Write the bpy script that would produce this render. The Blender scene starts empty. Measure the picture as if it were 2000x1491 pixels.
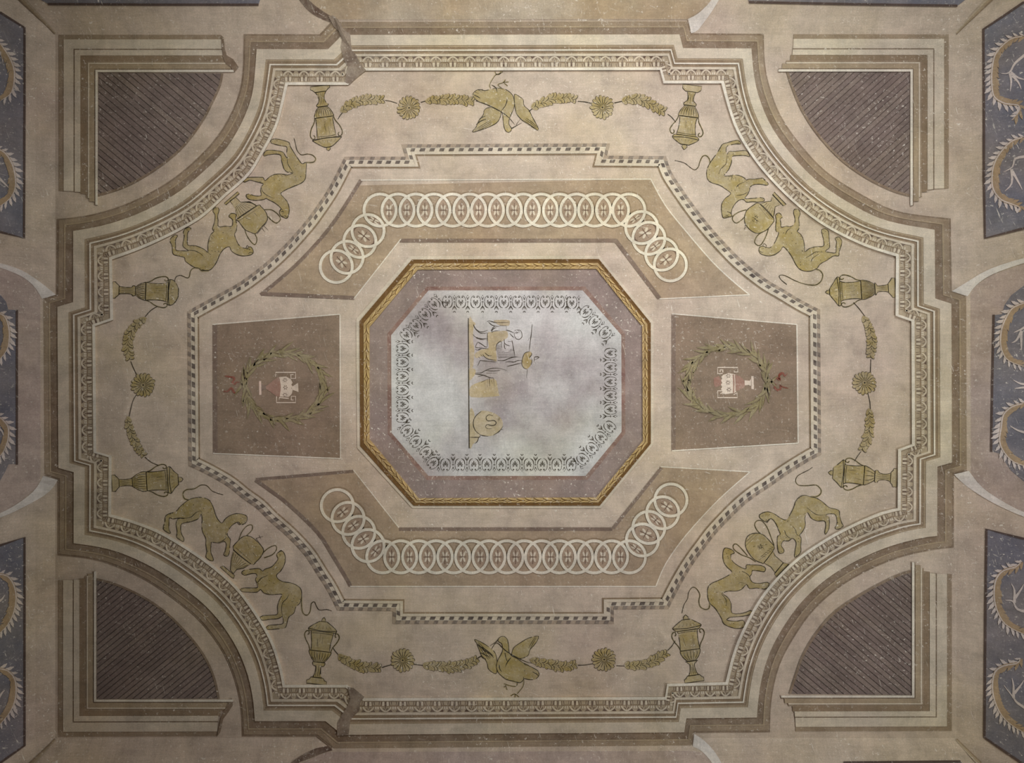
import bpy, math, random
from mathutils import Vector

# ------------------------------------------------------------------ frame
F = 1300.0            # focal length in pixels of the 2000 x 1491 frame
CX, CY = 1000.0, 745.5
CAMZ, H = 0.9, 5.5    # camera height, ceiling height
D = H - CAMZ
K = D / F             # metres per pixel on the flat ceiling
XL, XR = (108 - CX) * K, (1868 - CX) * K      # where the flat ceiling turns into the cove
YT, YB = (68 - CY) * K, (1442 - CY) * K
R = 0.95              # cove radius

scene = bpy.context.scene
COL = scene.collection
cam_d = bpy.data.cameras.new('camera')
cam_d.sensor_fit = 'HORIZONTAL'; cam_d.sensor_width = 36.0
cam_d.lens = 36.0 * F / 2000.0
cam = bpy.data.objects.new('camera', cam_d); COL.objects.link(cam)
cam.location = (0, 0, CAMZ); cam.rotation_euler = (math.pi, 0, 0)
scene.camera = cam

w = bpy.data.worlds.new('world'); scene.world = w; w.use_nodes = True
w.node_tree.nodes['Background'].inputs[0].default_value = (0.8, 0.85, 1.0, 1)
w.node_tree.nodes['Background'].inputs[1].default_value = 0.3

def area(name, loc, target, sx, sy, power, col):
    l = bpy.data.lights.new(name, 'AREA'); l.shape = 'RECTANGLE'; l.size = sx; l.size_y = sy
    l.energy = power; l.color = col
    o = bpy.data.objects.new(name, l); COL.objects.link(o); o.location = loc
    o.rotation_euler = (Vector(target) - Vector(loc)).to_track_quat('-Z', 'Y').to_euler()
    return o
AREA_N = (2.1, YT - R + 0.05, 2.3); AREA_E = (XR + R - 0.05, 1.2, 2.3)
P_N, P_E, P_U = 240, 150, 440
area('north_area_light', AREA_N, (1.0, 0, 3.6), 1.5, 2.6, P_N, (0.93, 0.98, 1.0))  # unseen area lights added before solid walls, standing in for window daylight
area('east_area_light', AREA_E, (0, 0, 3.6), 1.5, 2.6, P_E, (0.95, 0.98, 1.0))
def uplight(name, loc, target, power, rad, cone, col):
    l = bpy.data.lights.new(name, 'SPOT'); l.energy = power; l.shadow_soft_size = rad; l.color = col
    l.spot_size = math.radians(cone); l.spot_blend = 1.0
    o = bpy.data.objects.new(name, l); COL.objects.link(o); o.location = loc
    o.rotation_euler = (Vector(target) - Vector(loc)).to_track_quat('-Z', 'Y').to_euler()
uplight('added_uplight', (-0.2, -1.9, 1.2), (-0.1, -1.25, 5.5), P_U, 0.25, 84, (1.0, 0.99, 0.97))  # unseen spot added to make the bright pool on the ceiling
vs = scene.view_settings
vs.view_transform = 'Standard'; vs.look = 'None'; vs.gamma = 1.0; vs.use_curve_mapping = False
vs.exposure = 0.0

# ------------------------------------------------------------------ geometry helpers
rnd = random.Random(7)
def drop(x, y):
    d = max(0.0, XL - x, x - XR, YT - y, y - YB)
    d = min(d, R * 0.999)
    return R - math.sqrt(R * R - d * d) + 0.36 * (d if d > .12 else d * d / .12 * .5 + d * .5)
def P(px, py, h=0.0):
    """pixel of the photograph -> point h metres below the ceiling surface"""
    dx, dy = (px - CX) / F, (py - CY) / F
    z = D - h
    for _ in range(14):
        z = D - h - drop(dx * z, dy * z)
    return (dx * z, dy * z, CAMZ + z)
def T(s, ox=0, oy=0, sc=1.0):
    """trace string 'x,y x,y' in an enlarged crop -> pixels"""
    out = []
    for t in s.split():
        a, b = t.split(','); out.append((ox + float(a) / sc, oy + float(b) / sc))
    return out
def smooth(pts, closed=False, n=3):
    m = len(pts)
    if m < 3: return list(pts)
    out = []
    for i in range(m if closed else m - 1):
        if closed: p0, p1, p2, p3 = pts[i - 1], pts[i], pts[(i + 1) % m], pts[(i + 2) % m]
        else: p0, p1, p2, p3 = pts[max(i - 1, 0)], pts[i], pts[i + 1], pts[min(i + 2, m - 1)]
        for k in range(n):
            t = k / n; a = []
            for j in (0, 1):
                a.append(0.5 * ((2 * p1[j]) + (-p0[j] + p2[j]) * t + (2 * p0[j] - 5 * p1[j] + 4 * p2[j] - p3[j]) * t * t + (-p0[j] + 3 * p1[j] - 3 * p2[j] + p3[j]) * t ** 3))
            out.append(tuple(a))
    if not closed: out.append(pts[-1])
    return out
def resample(pts, step=None, n=None):
    L = [0.0]
    for a, b in zip(pts, pts[1:]): L.append(L[-1] + math.dist(a, b))
    if n is None: n = max(1, int(round(L[-1] / step)))
    out = []; j = 0
    for i in range(n + 1):
        t = L[-1] * i / n
        while j < len(L) - 2 and L[j + 1] < t: j += 1
        s = (t - L[j]) / max(1e-9, L[j + 1] - L[j])
        out.append((pts[j][0] + (pts[j + 1][0] - pts[j][0]) * s, pts[j][1] + (pts[j + 1][1] - pts[j][1]) * s))
    return out
def length(pts): return sum(math.dist(a, b) for a, b in zip(pts, pts[1:]))
def lerp(a, b, t): return (a[0] + (b[0] - a[0]) * t, a[1] + (b[1] - a[1]) * t)
def inside(p, poly):
    c = False; j = len(poly) - 1
    for i in range(len(poly)):
        (xi, yi), (xj, yj) = poly[i], poly[j]
        if (yi > p[1]) != (yj > p[1]) and p[0] < (xj - xi) * (p[1] - yi) / (yj - yi) + xi: c = not c
        j = i
    return c
def clip(poly, nx, ny, c):
    out = []
    for i in range(len(poly)):
        a, b = poly[i - 1], poly[i]
        da, db = a[0] * nx + a[1] * ny - c, b[0] * nx + b[1] * ny - c
        if (da >= 0) != (db >= 0): out.append(lerp(a, b, da / (da - db)))
        if db >= 0: out.append(b)
    return out

class MB:
    """collects faces of one mesh; coordinates are pixels + height unless local=True (metres from px offsets)"""
    def __init__(s, local=False): s.v = []; s.f = []; s.m = []; s.local = local
    def p(s, x, y, h):
        s.v.append((x * K, y * K, -h) if s.local else P(x, y, h)); return len(s.v) - 1
    def plate(s, pts, h, h0=0.0, m=0, side=None):
        a = [s.p(x, y, h) for x, y in pts]
        s.f.append(a); s.m.append(m)
        if h0 is not None:
            b = [s.p(x, y, h0) for x, y in pts]; n = len(pts)
            for i in range(n):
                j = (i + 1) % n; s.f.append([a[i], a[j], b[j], b[i]]); s.m.append(m if side is None else side)
        return s
    def strip(s, A, B, h, h0=None, m=0):
        a = [s.p(x, y, h) for x, y in A]; b = [s.p(x, y, h) for x, y in B]
        for i in range(len(A) - 1): s.f.append([a[i], a[i + 1], b[i + 1], b[i]]); s.m.append(m)
        if h0 is not None:
            for line, top in ((A, a), (B, b)):
                lo = [s.p(x, y, h0) for x, y in line]
                for i in range(len(line) - 1): s.f.append([top[i], top[i + 1], lo[i + 1], lo[i]]); s.m.append(m)
        return s
    def ribbon(s, pts, wd, h, m=0, taper=False, closed=False, jitter=0.0, h0=None, sm=True, gap=0.0):
        if sm and len(pts) > 2: pts = smooth(pts, closed, 3)
        if closed: pts = pts + [pts[0]]
        n = len(pts); A = []; B = []
        for i, p in enumerate(pts):
            if closed: a, b = pts[(i - 1) % (n - 1)], pts[(i + 1) % (n - 1)]
            else: a, b = pts[max(i - 1, 0)], pts[min(i + 1, n - 1)]
            tx, ty = b[0] - a[0], b[1] - a[1]; l = math.hypot(tx, ty) or 1.0
            q = wd / 2
            if taper == 1: q *= 0.25 + 0.75 * math.sin(math.pi * min(1, 0.12 + i / max(1, n - 1) * 0.88))
            elif taper == 2: q *= 1.0 - 0.85 * i / max(1, n - 1)
            if jitter: q *= 1 + rnd.uniform(-jitter, jitter)
            A.append((p[0] - ty / l * q, p[1] + tx / l * q)); B.append((p[0] + ty / l * q, p[1] - tx / l * q))
        if gap > 0:
            i = 0
            while i < n - 1:
                k = min(n - 1, i + rnd.randint(5, 16)); s.strip(A[i:k + 1], B[i:k + 1], h, h0, m)
                i = k + (rnd.randint(1, 2) if rnd.random() < gap else 0)
        else: s.strip(A, B, h, h0, m)
        return s
    def disc(s, c, rx, h, ry=None, n=10, m=0, h0=None, rot=0.0):
        ry = ry or rx; cr, sr = math.cos(rot), math.sin(rot)
        s.plate([(c[0] + rx * math.cos(t) * cr - ry * math.sin(t) * sr, c[1] + rx * math.cos(t) * sr + ry * math.sin(t) * cr)
                 for t in [2 * math.pi * i / n for i in range(n)]], h, h0, m); return s
    def mesh(s, name, mats, org=(0, 0, 0)):
        me = bpy.data.meshes.new(name)
        me.from_pydata([(x - org[0], y - org[1], z - org[2]) for x, y, z in s.v], [], s.f)
        for mt in mats: me.materials.append(M[mt])
        me.polygons.foreach_set('material_index', s.m); me.update()
        return me
WL = {}
def place(name, me, parent=None, wloc=(0, 0, 0), rot=0.0, scl=None):
    o = bpy.data.objects.new(name, me); COL.objects.link(o)
    pw = WL.get(parent.name, (0, 0, 0)) if parent else (0, 0, 0)
    o.location = tuple(wloc[i] - pw[i] for i in range(3)); o.rotation_euler = (0, 0, rot)
    if scl: o.scale = scl
    if parent: o.parent = parent
    WL[o.name] = tuple(wloc)
    return o
def build(mb, name, mats, parent=None):
    if isinstance(mats, str): mats = [mats]
    n = len(mb.v); org = tuple(sum(v[i] for v in mb.v) / n for i in range(3))
    return place(name, mb.mesh(name, mats, org), parent, org)
def tag(o, label=None, cat=None, group=None, kind=None):
    for k, v in (('label', label), ('category', cat), ('group', group), ('kind', kind)):
        if v: o[k] = v
    return o
def thing(name, c, label, cat, group=None):
    return tag(place(name, None, None, P(c[0], c[1], 0)), label, cat, group)
def unit(name, me, parent, px, h, rot, scl=None): return place(name, me, parent, P(px[0], px[1], h), rot, scl)

# ------------------------------------------------------------------ materials
def lin(c): return tuple(((x / 255.0) / 12.92 if x / 255.0 <= 0.04045 else ((x / 255.0 + 0.055) / 1.055) ** 2.4) for x in c)
M = {}
def wear_group():
    g = bpy.data.node_groups.new('worn_plaster', 'ShaderNodeTree')
    g.interface.new_socket('Color', in_out='INPUT', socket_type='NodeSocketColor')
    g.interface.new_socket('Wear', in_out='INPUT', socket_type='NodeSocketFloat')
    g.interface.new_socket('Fade', in_out='INPUT', socket_type='NodeSocketFloat')
    g.interface.new_socket('Color', in_out='OUTPUT', socket_type='NodeSocketColor')
    g.interface.new_socket('Height', in_out='OUTPUT', socket_type='NodeSocketFloat')
    N, L = g.nodes, g.links
    gi, go = N.new('NodeGroupInput'), N.new('NodeGroupOutput')
    geo = N.new('ShaderNodeNewGeometry')
    def noise(scale, detail, rough, sc=(1, 1, 1), rot=0.0, off=0.0, dist=0.0):
        mp = N.new('ShaderNodeMapping'); mp.vector_type = 'TEXTURE'; mp.inputs['Scale'].default_value = tuple(1.0 / q for q in sc)
        mp.inputs['Rotation'].default_value = (0, 0, rot); mp.inputs['Location'].default_value = (off, off * 1.7, 0)
        L.new(geo.outputs['Position'], mp.inputs['Vector'])
        n = N.new('ShaderNodeTexNoise'); n.inputs['Scale'].default_value = scale; n.inputs['Detail'].default_value = detail
        n.inputs['Roughness'].default_value = rough; n.inputs['Distortion'].default_value = dist
        L.new(mp.outputs[0], n.inputs['Vector']); return n.outputs['Fac']
    def remap(x, a, b, c, d):
        r = N.new('ShaderNodeMapRange'); r.clamp = True
        for i, v in enumerate((a, b, c, d)): r.inputs[i + 1].default_value = v
        L.new(x, r.inputs[0]); return r.outputs[0]
    def math_(op, a, b):
        n = N.new('ShaderNodeMath'); n.operation = op
        for i, v in enumerate((a, b)):
            if isinstance(v, (int, float)): n.inputs[i].default_value = v
            else: L.new(v, n.inputs[i])
        return n.outputs[0]
    def mix(bt, fac, a, b):
        n = N.new('ShaderNodeMix'); n.data_type = 'RGBA'; n.blend_type = bt; n.clamp_result = False
        for idx, v in ((0, fac), (6, a), (7, b)):
            if isinstance(v, (int, float)): n.inputs[idx].default_value = v
            elif isinstance(v, tuple): n.inputs[idx].default_value = v
            else: L.new(v, n.inputs[idx])
        return n.outputs[2]
    col = gi.outputs['Color']
    fd = math_('MULTIPLY', remap(noise(11, 6, 0.7, off=41), 0.36, 0.66, 0.1, 1.0), gi.outputs['Fade'])
    col = mix('MIX', fd, col, (*lin((188, 176, 157)), 1))
    # broad patches: mauve against olive
    big = noise(0.95, 4, 0.55, off=3.1)
    col = mix('MULTIPLY', remap(big, 0.44, 0.66, 0, 0.75), col, (0.95, 0.89, 0.92, 1))
    col = mix('MULTIPLY', remap(noise(1.25, 4, 0.55, off=11.3), 0.46, 0.66, 0, 0.8), col, (1.0, 0.985, 0.86, 1))
    # mottling
    mid = noise(5.5, 7, 0.68, dist=0.4)
    v = remap(mid, 0.28, 0.72, 0.76, 1.24)
    gr = noise(1.0, 4, 0.7, (7, 90, 9)); gr2 = noise(1.0, 4, 0.7, (80, 8, 9), off=5)
    v = math_('MULTIPLY', v, remap(gr, 0.3, 0.7, 0.93, 1.07))
    v = math_('MULTIPLY', v, remap(gr2, 0.3, 0.7, 0.95, 1.05))
    fine = noise(130, 3, 0.7)
    v = math_('MULTIPLY', v, remap(fine, 0.3, 0.7, 0.88, 1.12))
    cv = N.new('ShaderNodeCombineColor')
    for i in range(3): L.new(v, cv.inputs[i])
    col = mix('MULTIPLY', 1.0, col, cv.outputs[0])
    # lost paint: pale flecks and scratches, in patches
    patch = remap(noise(2.1, 5, 0.65, off=21), 0.40, 0.62, 0.25, 1.0)
    flk = remap(noise(48, 5, 0.72, off=2), 0.60, 0.655, 0, 1)
    scr = remap(noise(1.0, 3, 0.6, (10, 130, 10), rot=1.3, off=9, dist=.6), 0.665, 0.72, 0, 1)
    scr2 = remap(noise(1.0, 3, 0.6, (14, 120, 10), rot=0.25, off=31, dist=.8), 0.675, 0.73, 0, 1)
    sp = math_('MAXIMUM', flk, math_('MAXIMUM', scr, scr2))
    sp = math_('MULTIPLY', sp, patch); sp = math_('MULTIPLY', sp, gi.outputs['Wear'])
    col = mix('MIX', sp, col, (0.80, 0.74, 0.64, 1))
    # grime specks
    dk = math_('MULTIPLY', remap(noise(60, 4, 0.7, off=77), 0.63, 0.70, 0, 0.6), patch)
    col = mix('MULTIPLY', dk, col, (0.5, 0.42, 0.36, 1))
    L.new(col, go.inputs['Color'])
    hgt = math_('ADD', math_('MULTIPLY', mid, 0.6), math_('MULTIPLY', fine, 0.25))
    L.new(hgt, go.inputs['Height'])
    return g
WG = wear_group()
FADE = dict(shade_dark=.12, worn=.55, ochre=.52, ochre_pale=.55, ink=.10, check=.3, check_grey=.4, brown=.2, brown_dark=.28, umber=.4, wreath=.3, wreath_dark=.3, crimson=.3, redline=.35, blue=.12, coffer_edge=.2, wash=.75, gold=.2, gold_light=.25, scroll=.2, vase_red=.3, board_gap=.12)
def mat(name, rgb, wear=0.6, bump=0.12):
    m = bpy.data.materials.new(name); m.use_nodes = True
    N, L = m.node_tree.nodes, m.node_tree.links
    b = N['Principled BSDF']; b.inputs['Roughness'].default_value = 0.88
    b.inputs['Specular IOR Level'].default_value = 0.12
    g = N.new('ShaderNodeGroup'); g.node_tree = WG
    g.inputs['Color'].default_value = (*lin(rgb), 1); g.inputs['Wear'].default_value = wear; g.inputs['Fade'].default_value = FADE.get(name, 0.0)
    L.new(g.outputs['Color'], b.inputs['Base Color'])
    bp = N.new('ShaderNodeBump'); bp.inputs['Strength'].default_value = bump; bp.inputs['Distance'].default_value = 0.004
    L.new(g.outputs['Height'], bp.inputs['Height']); L.new(bp.outputs[0], b.inputs['Normal'])
    M[name] = m
    if name in CLOUD:
        geo = N.new('ShaderNodeNewGeometry'); nz = N.new('ShaderNodeTexNoise'); nz.inputs['Scale'].default_value = 1.5; nz.inputs['Detail'].default_value = 5
        L.new(geo.outputs['Position'], nz.inputs['Vector'])
        rp = N.new('ShaderNodeMapRange'); L.new(nz.outputs['Fac'], rp.inputs[0])
        for i, v_ in enumerate((.42, .62, 0, 1)): rp.inputs[i + 1].default_value = v_
        mx = N.new('ShaderNodeMix'); mx.data_type = 'RGBA'; L.new(rp.outputs[0], mx.inputs[0])
        mx.inputs[6].default_value = (*lin(rgb), 1); mx.inputs[7].default_value = (*lin(CLOUD[name]), 1)
        L.new(mx.outputs[2], g.inputs['Color'])
CLOUD = dict(octagon=(164, 156, 154), mauve=(136, 122, 115), blue=(128, 122, 124), lunette_warm=(180, 166, 146))
for nm, rgb, wr in (
    ('plaster', (191, 175, 157), .95), ('cream', (200, 188, 168), .5), ('white', (216, 208, 192), .4),
    ('brown', (146, 128, 106), .95), ('brown_dark', (124, 105, 86), .95), ('umber', (92, 72, 62), .9), ('worn', (112, 95, 83), 1.0),  # worn: flaked dark tone for the shadow on the cornice returns
    ('shade', (163, 146, 121), .6), ('groin_shade_pale', (176, 161, 140), .7), ('shade_dark', (138, 119, 96), .7), ('leafbed', (172, 157, 134), .5),
    ('coffer', (164, 145, 122), .5), ('coffer_side', (138, 120, 102), .6), ('coffer_edge', (118, 100, 88), .9),
    ('mauve', (148, 132, 124), 1.0), ('redline', (126, 96, 88), 1.0), ('octagon', (196, 195, 190), .35),
    ('gold', (170, 143, 94), .8), ('gold_dark', (112, 84, 50), .6), ('gold_light', (196, 168, 112), .7),
    ('ochre', (156, 138, 84), .8), ('ochre_pale', (166, 149, 106), .6), ('ink', (52, 46, 34), .35),
    ('check', (84, 74, 70), .5), ('check_tan', (166, 150, 132), .5), ('check_grey', (112, 100, 92), .5),
    ('board', (124, 110, 103), .7), ('board_gap', (78, 67, 63), .4), ('board_alt', (132, 118, 109), .7),
    ('blue', (112, 112, 122), 1.0), ('blue_edge', (90, 76, 70), .6), ('scroll', (166, 142, 112), .5), ('scroll_white', (206, 194, 186), .3),
    ('lunette', (176, 159, 148), .7), ('lunette_warm', (172, 152, 126), .8), ('soffit', (212, 205, 196), .4),
    ('ring', (214, 206, 188), .3), ('almond', (158, 138, 118), .7), ('almond_dark', (112, 92, 78), .7), ('wreath', (132, 121, 84), .4), ('wreath_dark', (92, 76, 52), .3),
    ('vase_white', (216, 200, 182), .3), ('vase_red', (150, 112, 98), .6), ('vase_bar', (208, 186, 170), .3), ('crimson', (122, 52, 38), .3), ('wash', (170, 155, 118), .6),
    ('wall', (118, 114, 108), .3), ('floor', (138, 110, 86), .2), ('wood', (150, 130, 105), .2)):
    mat(nm, rgb, wr)

# ------------------------------------------------------------------ room shell
def ceiling():
    def axis(a, b):
        lo = [a - R * math.sin(math.pi / 2 * i / 14) for i in range(14, 0, -1)]
        hi = [b + R * math.sin(math.pi / 2 * i / 14) for i in range(1, 15)]
        return lo + [a + (b - a) * i / 12 for i in range(13)] + hi
    xs, ys = axis(XL, XR), axis(YT, YB)
    v = [(x, y, H - drop(x, y)) for y in ys for x in xs]; f = []; nx = len(xs)
    for j in range(len(ys) - 1):
        for i in range(nx - 1):
            a, b, c, d = j * nx + i, j * nx + i + 1, (j + 1) * nx + i + 1, (j + 1) * nx + i
            mx, my = (xs[i] + xs[i + 1]) / 2, (ys[j] + ys[j + 1]) / 2
            if (mx < 0) == (my < 0): f += [(a, b, c), (a, c, d)]
            else: f += [(a, b, d), (b, c, d)]
    me = bpy.data.meshes.new('ceiling'); me.from_pydata(v, [], f); me.materials.append(M['plaster']); me.update()
    o = bpy.data.objects.new('ceiling', me); COL.objects.link(o); WL['ceiling'] = (0, 0, 0)
    return tag(o, 'painted coved plaster ceiling with worn trompe l oeil decoration', 'ceiling', kind='structure')
CEIL = ceiling()
def boxmesh(name, bs, mt):
    v = []; f = []
    for x0, y0, z0, x1, y1, z1 in bs:
        n = len(v); v += [(x, y, z) for z in (z0, z1) for y in (y0, y1) for x in (x0, x1)]
        f += [[n + i for i in q] for q in ((0, 1, 3, 2), (4, 5, 7, 6), (0, 1, 5, 4), (2, 3, 7, 6), (0, 2, 6, 4), (1, 3, 7, 5))]
    me = bpy.data.meshes.new(name); me.from_pydata(v, [], f); me.materials.append(M[mt]); me.update()
    o = bpy.data.objects.new(name, me); COL.objects.link(o); WL[o.name] = (0, 0, 0); return o
x0, x1, y0, y1, zt = XL - R, XR + R, YT - R, YB + R, H - R - 0.32
for nm, b, lb in (('wall_north', (x0 - .3, y0 - .3, 0, x1 + .3, y0, zt), 'plain plastered wall behind the added north window frame'),
              ('wall_south', (x0 - .3, y1, 0, x1 + .3, y1 + .3, zt), 'plain plastered wall opposite the added north window frame'),
              ('wall_west', (x0 - .3, y0, 0, x0, y1, zt), 'plain plastered wall opposite the added east window frame'),
              ('wall_east', (x1, y0, 0, x1 + .3, y1, zt), 'plain plastered wall behind the added east window frame')):
    tag(boxmesh(nm, [b], 'wall'), lb, 'wall', kind='structure')
tag(boxmesh('floor', [(x0 - .3, y0 - .3, -.1, x1 + .3, y1 + .3, 0)], 'floor'), 'light brown floor of the room below', 'floor', kind='structure')
def window(name, along, c, half, fixed, lb):  # unseen frame added around an area light; the wall has no opening
    bs = []
    for a0, a1, z0, z1 in ((-half - .08, -half, 1.0, 3.6), (half, half + .08, 1.0, 3.6), (-half - .08, half + .08, 3.6, 3.68), (-half - .08, half + .08, .92, 1.0)):
        bs.append((c + a0, fixed, z0, c + a1, fixed + .05, z1) if along == 'x' else (fixed - .05, c + a0, z0, fixed, c + a1, z1))
    tag(boxmesh(name, bs, 'wood'), lb, 'added window frame', kind='structure')
window('added_window_1', 'x', AREA_N[0], .75, y0, 'tall unseen window frame added around the north area light')
window('added_window_2', 'y', AREA_E[1], .75, x1, 'tall unseen window frame added around the east area light')

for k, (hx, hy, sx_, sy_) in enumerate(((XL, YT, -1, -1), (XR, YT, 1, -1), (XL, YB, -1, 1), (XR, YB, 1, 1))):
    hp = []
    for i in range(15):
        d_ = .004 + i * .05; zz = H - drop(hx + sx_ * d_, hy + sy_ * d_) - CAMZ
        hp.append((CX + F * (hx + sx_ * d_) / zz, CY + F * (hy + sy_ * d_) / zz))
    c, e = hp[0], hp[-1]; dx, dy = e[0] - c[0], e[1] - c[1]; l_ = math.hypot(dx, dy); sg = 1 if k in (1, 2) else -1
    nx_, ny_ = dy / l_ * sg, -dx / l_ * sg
    hb = tag(place('trim_%d' % (9 + k), None, None, P(*c)), ('brown painted shading along the groin running up to the dim blue panel', 'brown painted shading along the groin between the bright blue panels', 'brown painted shading along the groin beside the darkest blue panel', 'brown painted shading along the groin beside the scuffed grey fan')[k], 'groin', kind='structure')
    for a0, a1, mt in ((0, 4, 'shade_dark'), (4, 10, 'shade'), (10, 16, 'groin_shade_pale')):  # graded browns paint soft shade along one side of each groin
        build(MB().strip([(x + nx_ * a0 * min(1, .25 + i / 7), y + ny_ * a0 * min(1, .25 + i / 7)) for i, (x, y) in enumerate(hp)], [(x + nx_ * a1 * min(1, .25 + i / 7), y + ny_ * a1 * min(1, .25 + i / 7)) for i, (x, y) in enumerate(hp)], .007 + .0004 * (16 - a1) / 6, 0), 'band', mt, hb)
# ------------------------------------------------------------------ main cornice
def densify(segsO, segsI):
    """segments with matching ends; arcs resampled to the same count"""
    O, I = [], []
    for a, b, arc in zip(segsO[0], segsI[0], segsO[1]):
        if arc: ra, rb = resample(smooth(a, n=6), n=30), resample(smooth(b, n=6), n=30)
        else:
            n = max(1, int(max(length(a), length(b)) / 40)); ra, rb = resample(a, n=n), resample(b, n=n)
        O += ra[:-1]; I += rb[:-1]
    return O + [O[0]], I + [I[0]]
TLo = T('111,428 175,420 245,399 315,364 367.5,325.5 413,280 444.5,234.5 465.5,185.5 474,140 476,66.5')
TLi = T('219,507 266,490 308,472 352,450 396,424 440,384 486,343 512,302 540,250 552,208 562,166')
TRo = T('1492,66 1494,122 1503,168 1524,224 1562,280 1615,336 1685,381 1755,413 1857,427')
TRi = T('1409,163 1422,210 1440,259 1475,315 1517,364 1566,409.5 1615,444.5 1685,479.5 1750,501')
BRo = T('1863,1070 1825,1074 1755,1090 1685,1120 1632.5,1153 1587,1195 1552,1244 1524,1296.5 1510,1349 1505,1391 1504,1431')
BRi = T('1753,993 1720,1001 1667.5,1023.5 1615,1051.5 1562.5,1086.5 1524,1121.5 1485.5,1167 1454,1223 1433,1272 1417,1333')
BLo = T('473,1439 471,1391 462,1342 444.5,1293 420,1251 385,1209 343,1174 287,1135.5 227.5,1107.5 175,1092 113,1085')
BLi = T('556.5,1338 549.5,1303.5 532,1251 504,1202 465.5,1149.5 420,1107.5 371,1072.5 315,1039 262.5,1018 217,1005')
SO = [TLo, T('476,66.5 624,67'), T('624,67 650,39'), T('650,39 1343,38'), T('1343,38 1350,65'), T('1350,65 1492,66'), TRo,
      T('1857,427 1859,569'), T('1859,569 1891,579'), T('1891,579 1892,919'), T('1892,919 1863,926'), T('1863,926 1863,1070'), BRo,
      T('1504,1431 1356,1432'), T('1356,1432 1352,1460'), T('1352,1460 650,1466'), T('650,1466 618,1439'), T('618,1439 473,1439'), BLo,
      T('113,1085 113,936'), T('113,936 83,928'), T('83,928 81,584'), T('81,584 110,576'), T('110,576 111,428')]
SI = [TLi, T('562,166 680,166'), T('680,166 713,138'), T('713,138 1289,137'), T('1289,137 1296,163'), T('1296,163 1409,163'), TRi,
      T('1750,501 1749,617'), T('1749,617 1780,628'), T('1780,628 1781,868'), T('1781,868 1754,878'), T('1754,878 1753,993'), BRi,
      T('1417,1333 1303,1336'), T('1303,1336 1299,1362'), T('1299,1362 713,1364'), T('713,1364 678,1338'), T('678,1338 556.5,1338'), BLi,
      T('217,1005 218,891'), T('218,891 188,882'), T('188,882 186,637'), T('186,637 221,625'), T('221,625 219,507')]
ARC = [len(a) > 2 for a in SO]
CO, CI = densify((SO, ARC), (SI,))
def between(t): return [lerp(a, b, t) for a, b in zip(CO, CI)]
TR1 = tag(place('trim_1', None, None, P(1000, 90)), 'broad stepped cornice with leaf moulding, brown bands and curved corners', 'cornice', kind='structure')
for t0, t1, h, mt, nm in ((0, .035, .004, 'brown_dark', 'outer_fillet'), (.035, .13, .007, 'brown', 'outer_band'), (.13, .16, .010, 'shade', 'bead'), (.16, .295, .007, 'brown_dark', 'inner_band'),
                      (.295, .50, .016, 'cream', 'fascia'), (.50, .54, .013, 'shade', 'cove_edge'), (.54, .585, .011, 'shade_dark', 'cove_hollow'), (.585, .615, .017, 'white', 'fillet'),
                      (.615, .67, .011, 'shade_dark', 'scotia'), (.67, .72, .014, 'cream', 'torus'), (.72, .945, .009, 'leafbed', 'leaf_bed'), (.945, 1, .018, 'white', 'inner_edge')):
    build(MB().strip(between(t0), between(t1), h, 0.0), nm, mt, TR1)  # band colours carry the painted shade and highlight of the mouldings
def leaf_unit():
    b = MB(True)
    b.ribbon(T('-10.5,0 -8,-4.5 -4.5,-7.6 0,-9.3 4.5,-7.6 8,-4.5 10.5,0'), 2.3, .004, 0, h0=0)
    for s in (-1, 1):
        b.plate([(s * 13.5, -10.4), (s * 4.5, -10.4), (s * 10.5, -5.6)], .0012, None, 1)
        b.ribbon([(s * 1.6, -7), (s * 4.4, -2.6)], 1.5, .0012, 1)
        b.ribbon([(s * 8.5, 2.0), (s * 7.2, 9.5)], 1.3, .0012, 1)
        b.ribbon([(s * 12.2, 3.5), (s * 11.2, 9.8)], 1.1, .0012, 1)
        b.plate([(s * 2.2, 1.5), (s * 6.3, 1.5), (s * 6.0, 10), (s * 2.2, 10)], .003, 0, 0)
        b.plate([(s * 12.6, -4.5), (s * 16, -6), (s * 16, 0), (s * 13, 0)], .003, 0, 0)
    b.plate([(-.5, -4), (.5, -4), (1.6, 9.2), (-1.6, 9.2)], .0012, None, 1)
    b.strip([(-16.5, .2), (16.5, .2)], [(-16.5, 2.6), (16.5, 2.6)], .0008, None, 2)
    return b.mesh('leaf_ornament', ['cream', 'umber', 'shade_dark'])
LU = leaf_unit()
for a, b in zip(SO, SI):
    arc = len(a) > 2
    if arc: a, b = resample(smooth(a, n=6), n=60), resample(smooth(b, n=6), n=60)
    line = [lerp(p, q, .833) for p, q in zip(a, b)] if arc else [lerp(a[0], b[0], .833), lerp(a[1], b[1], .833)]
    L_ = length(line); n = max(1, int(round(L_ / 33.0)))
    if L_ < 20: n = 1
    fine = resample(line, n=n * 8)
    for i in range(n):
        p, q = fine[i * 8 + 3], fine[i * 8 + 5]
        unit('leaf', LU, TR1, fine[i * 8 + 4], .0092, math.atan2(q[1] - p[1], q[0] - p[0]), (L_ / n / 33.0, 1, 1))
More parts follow.
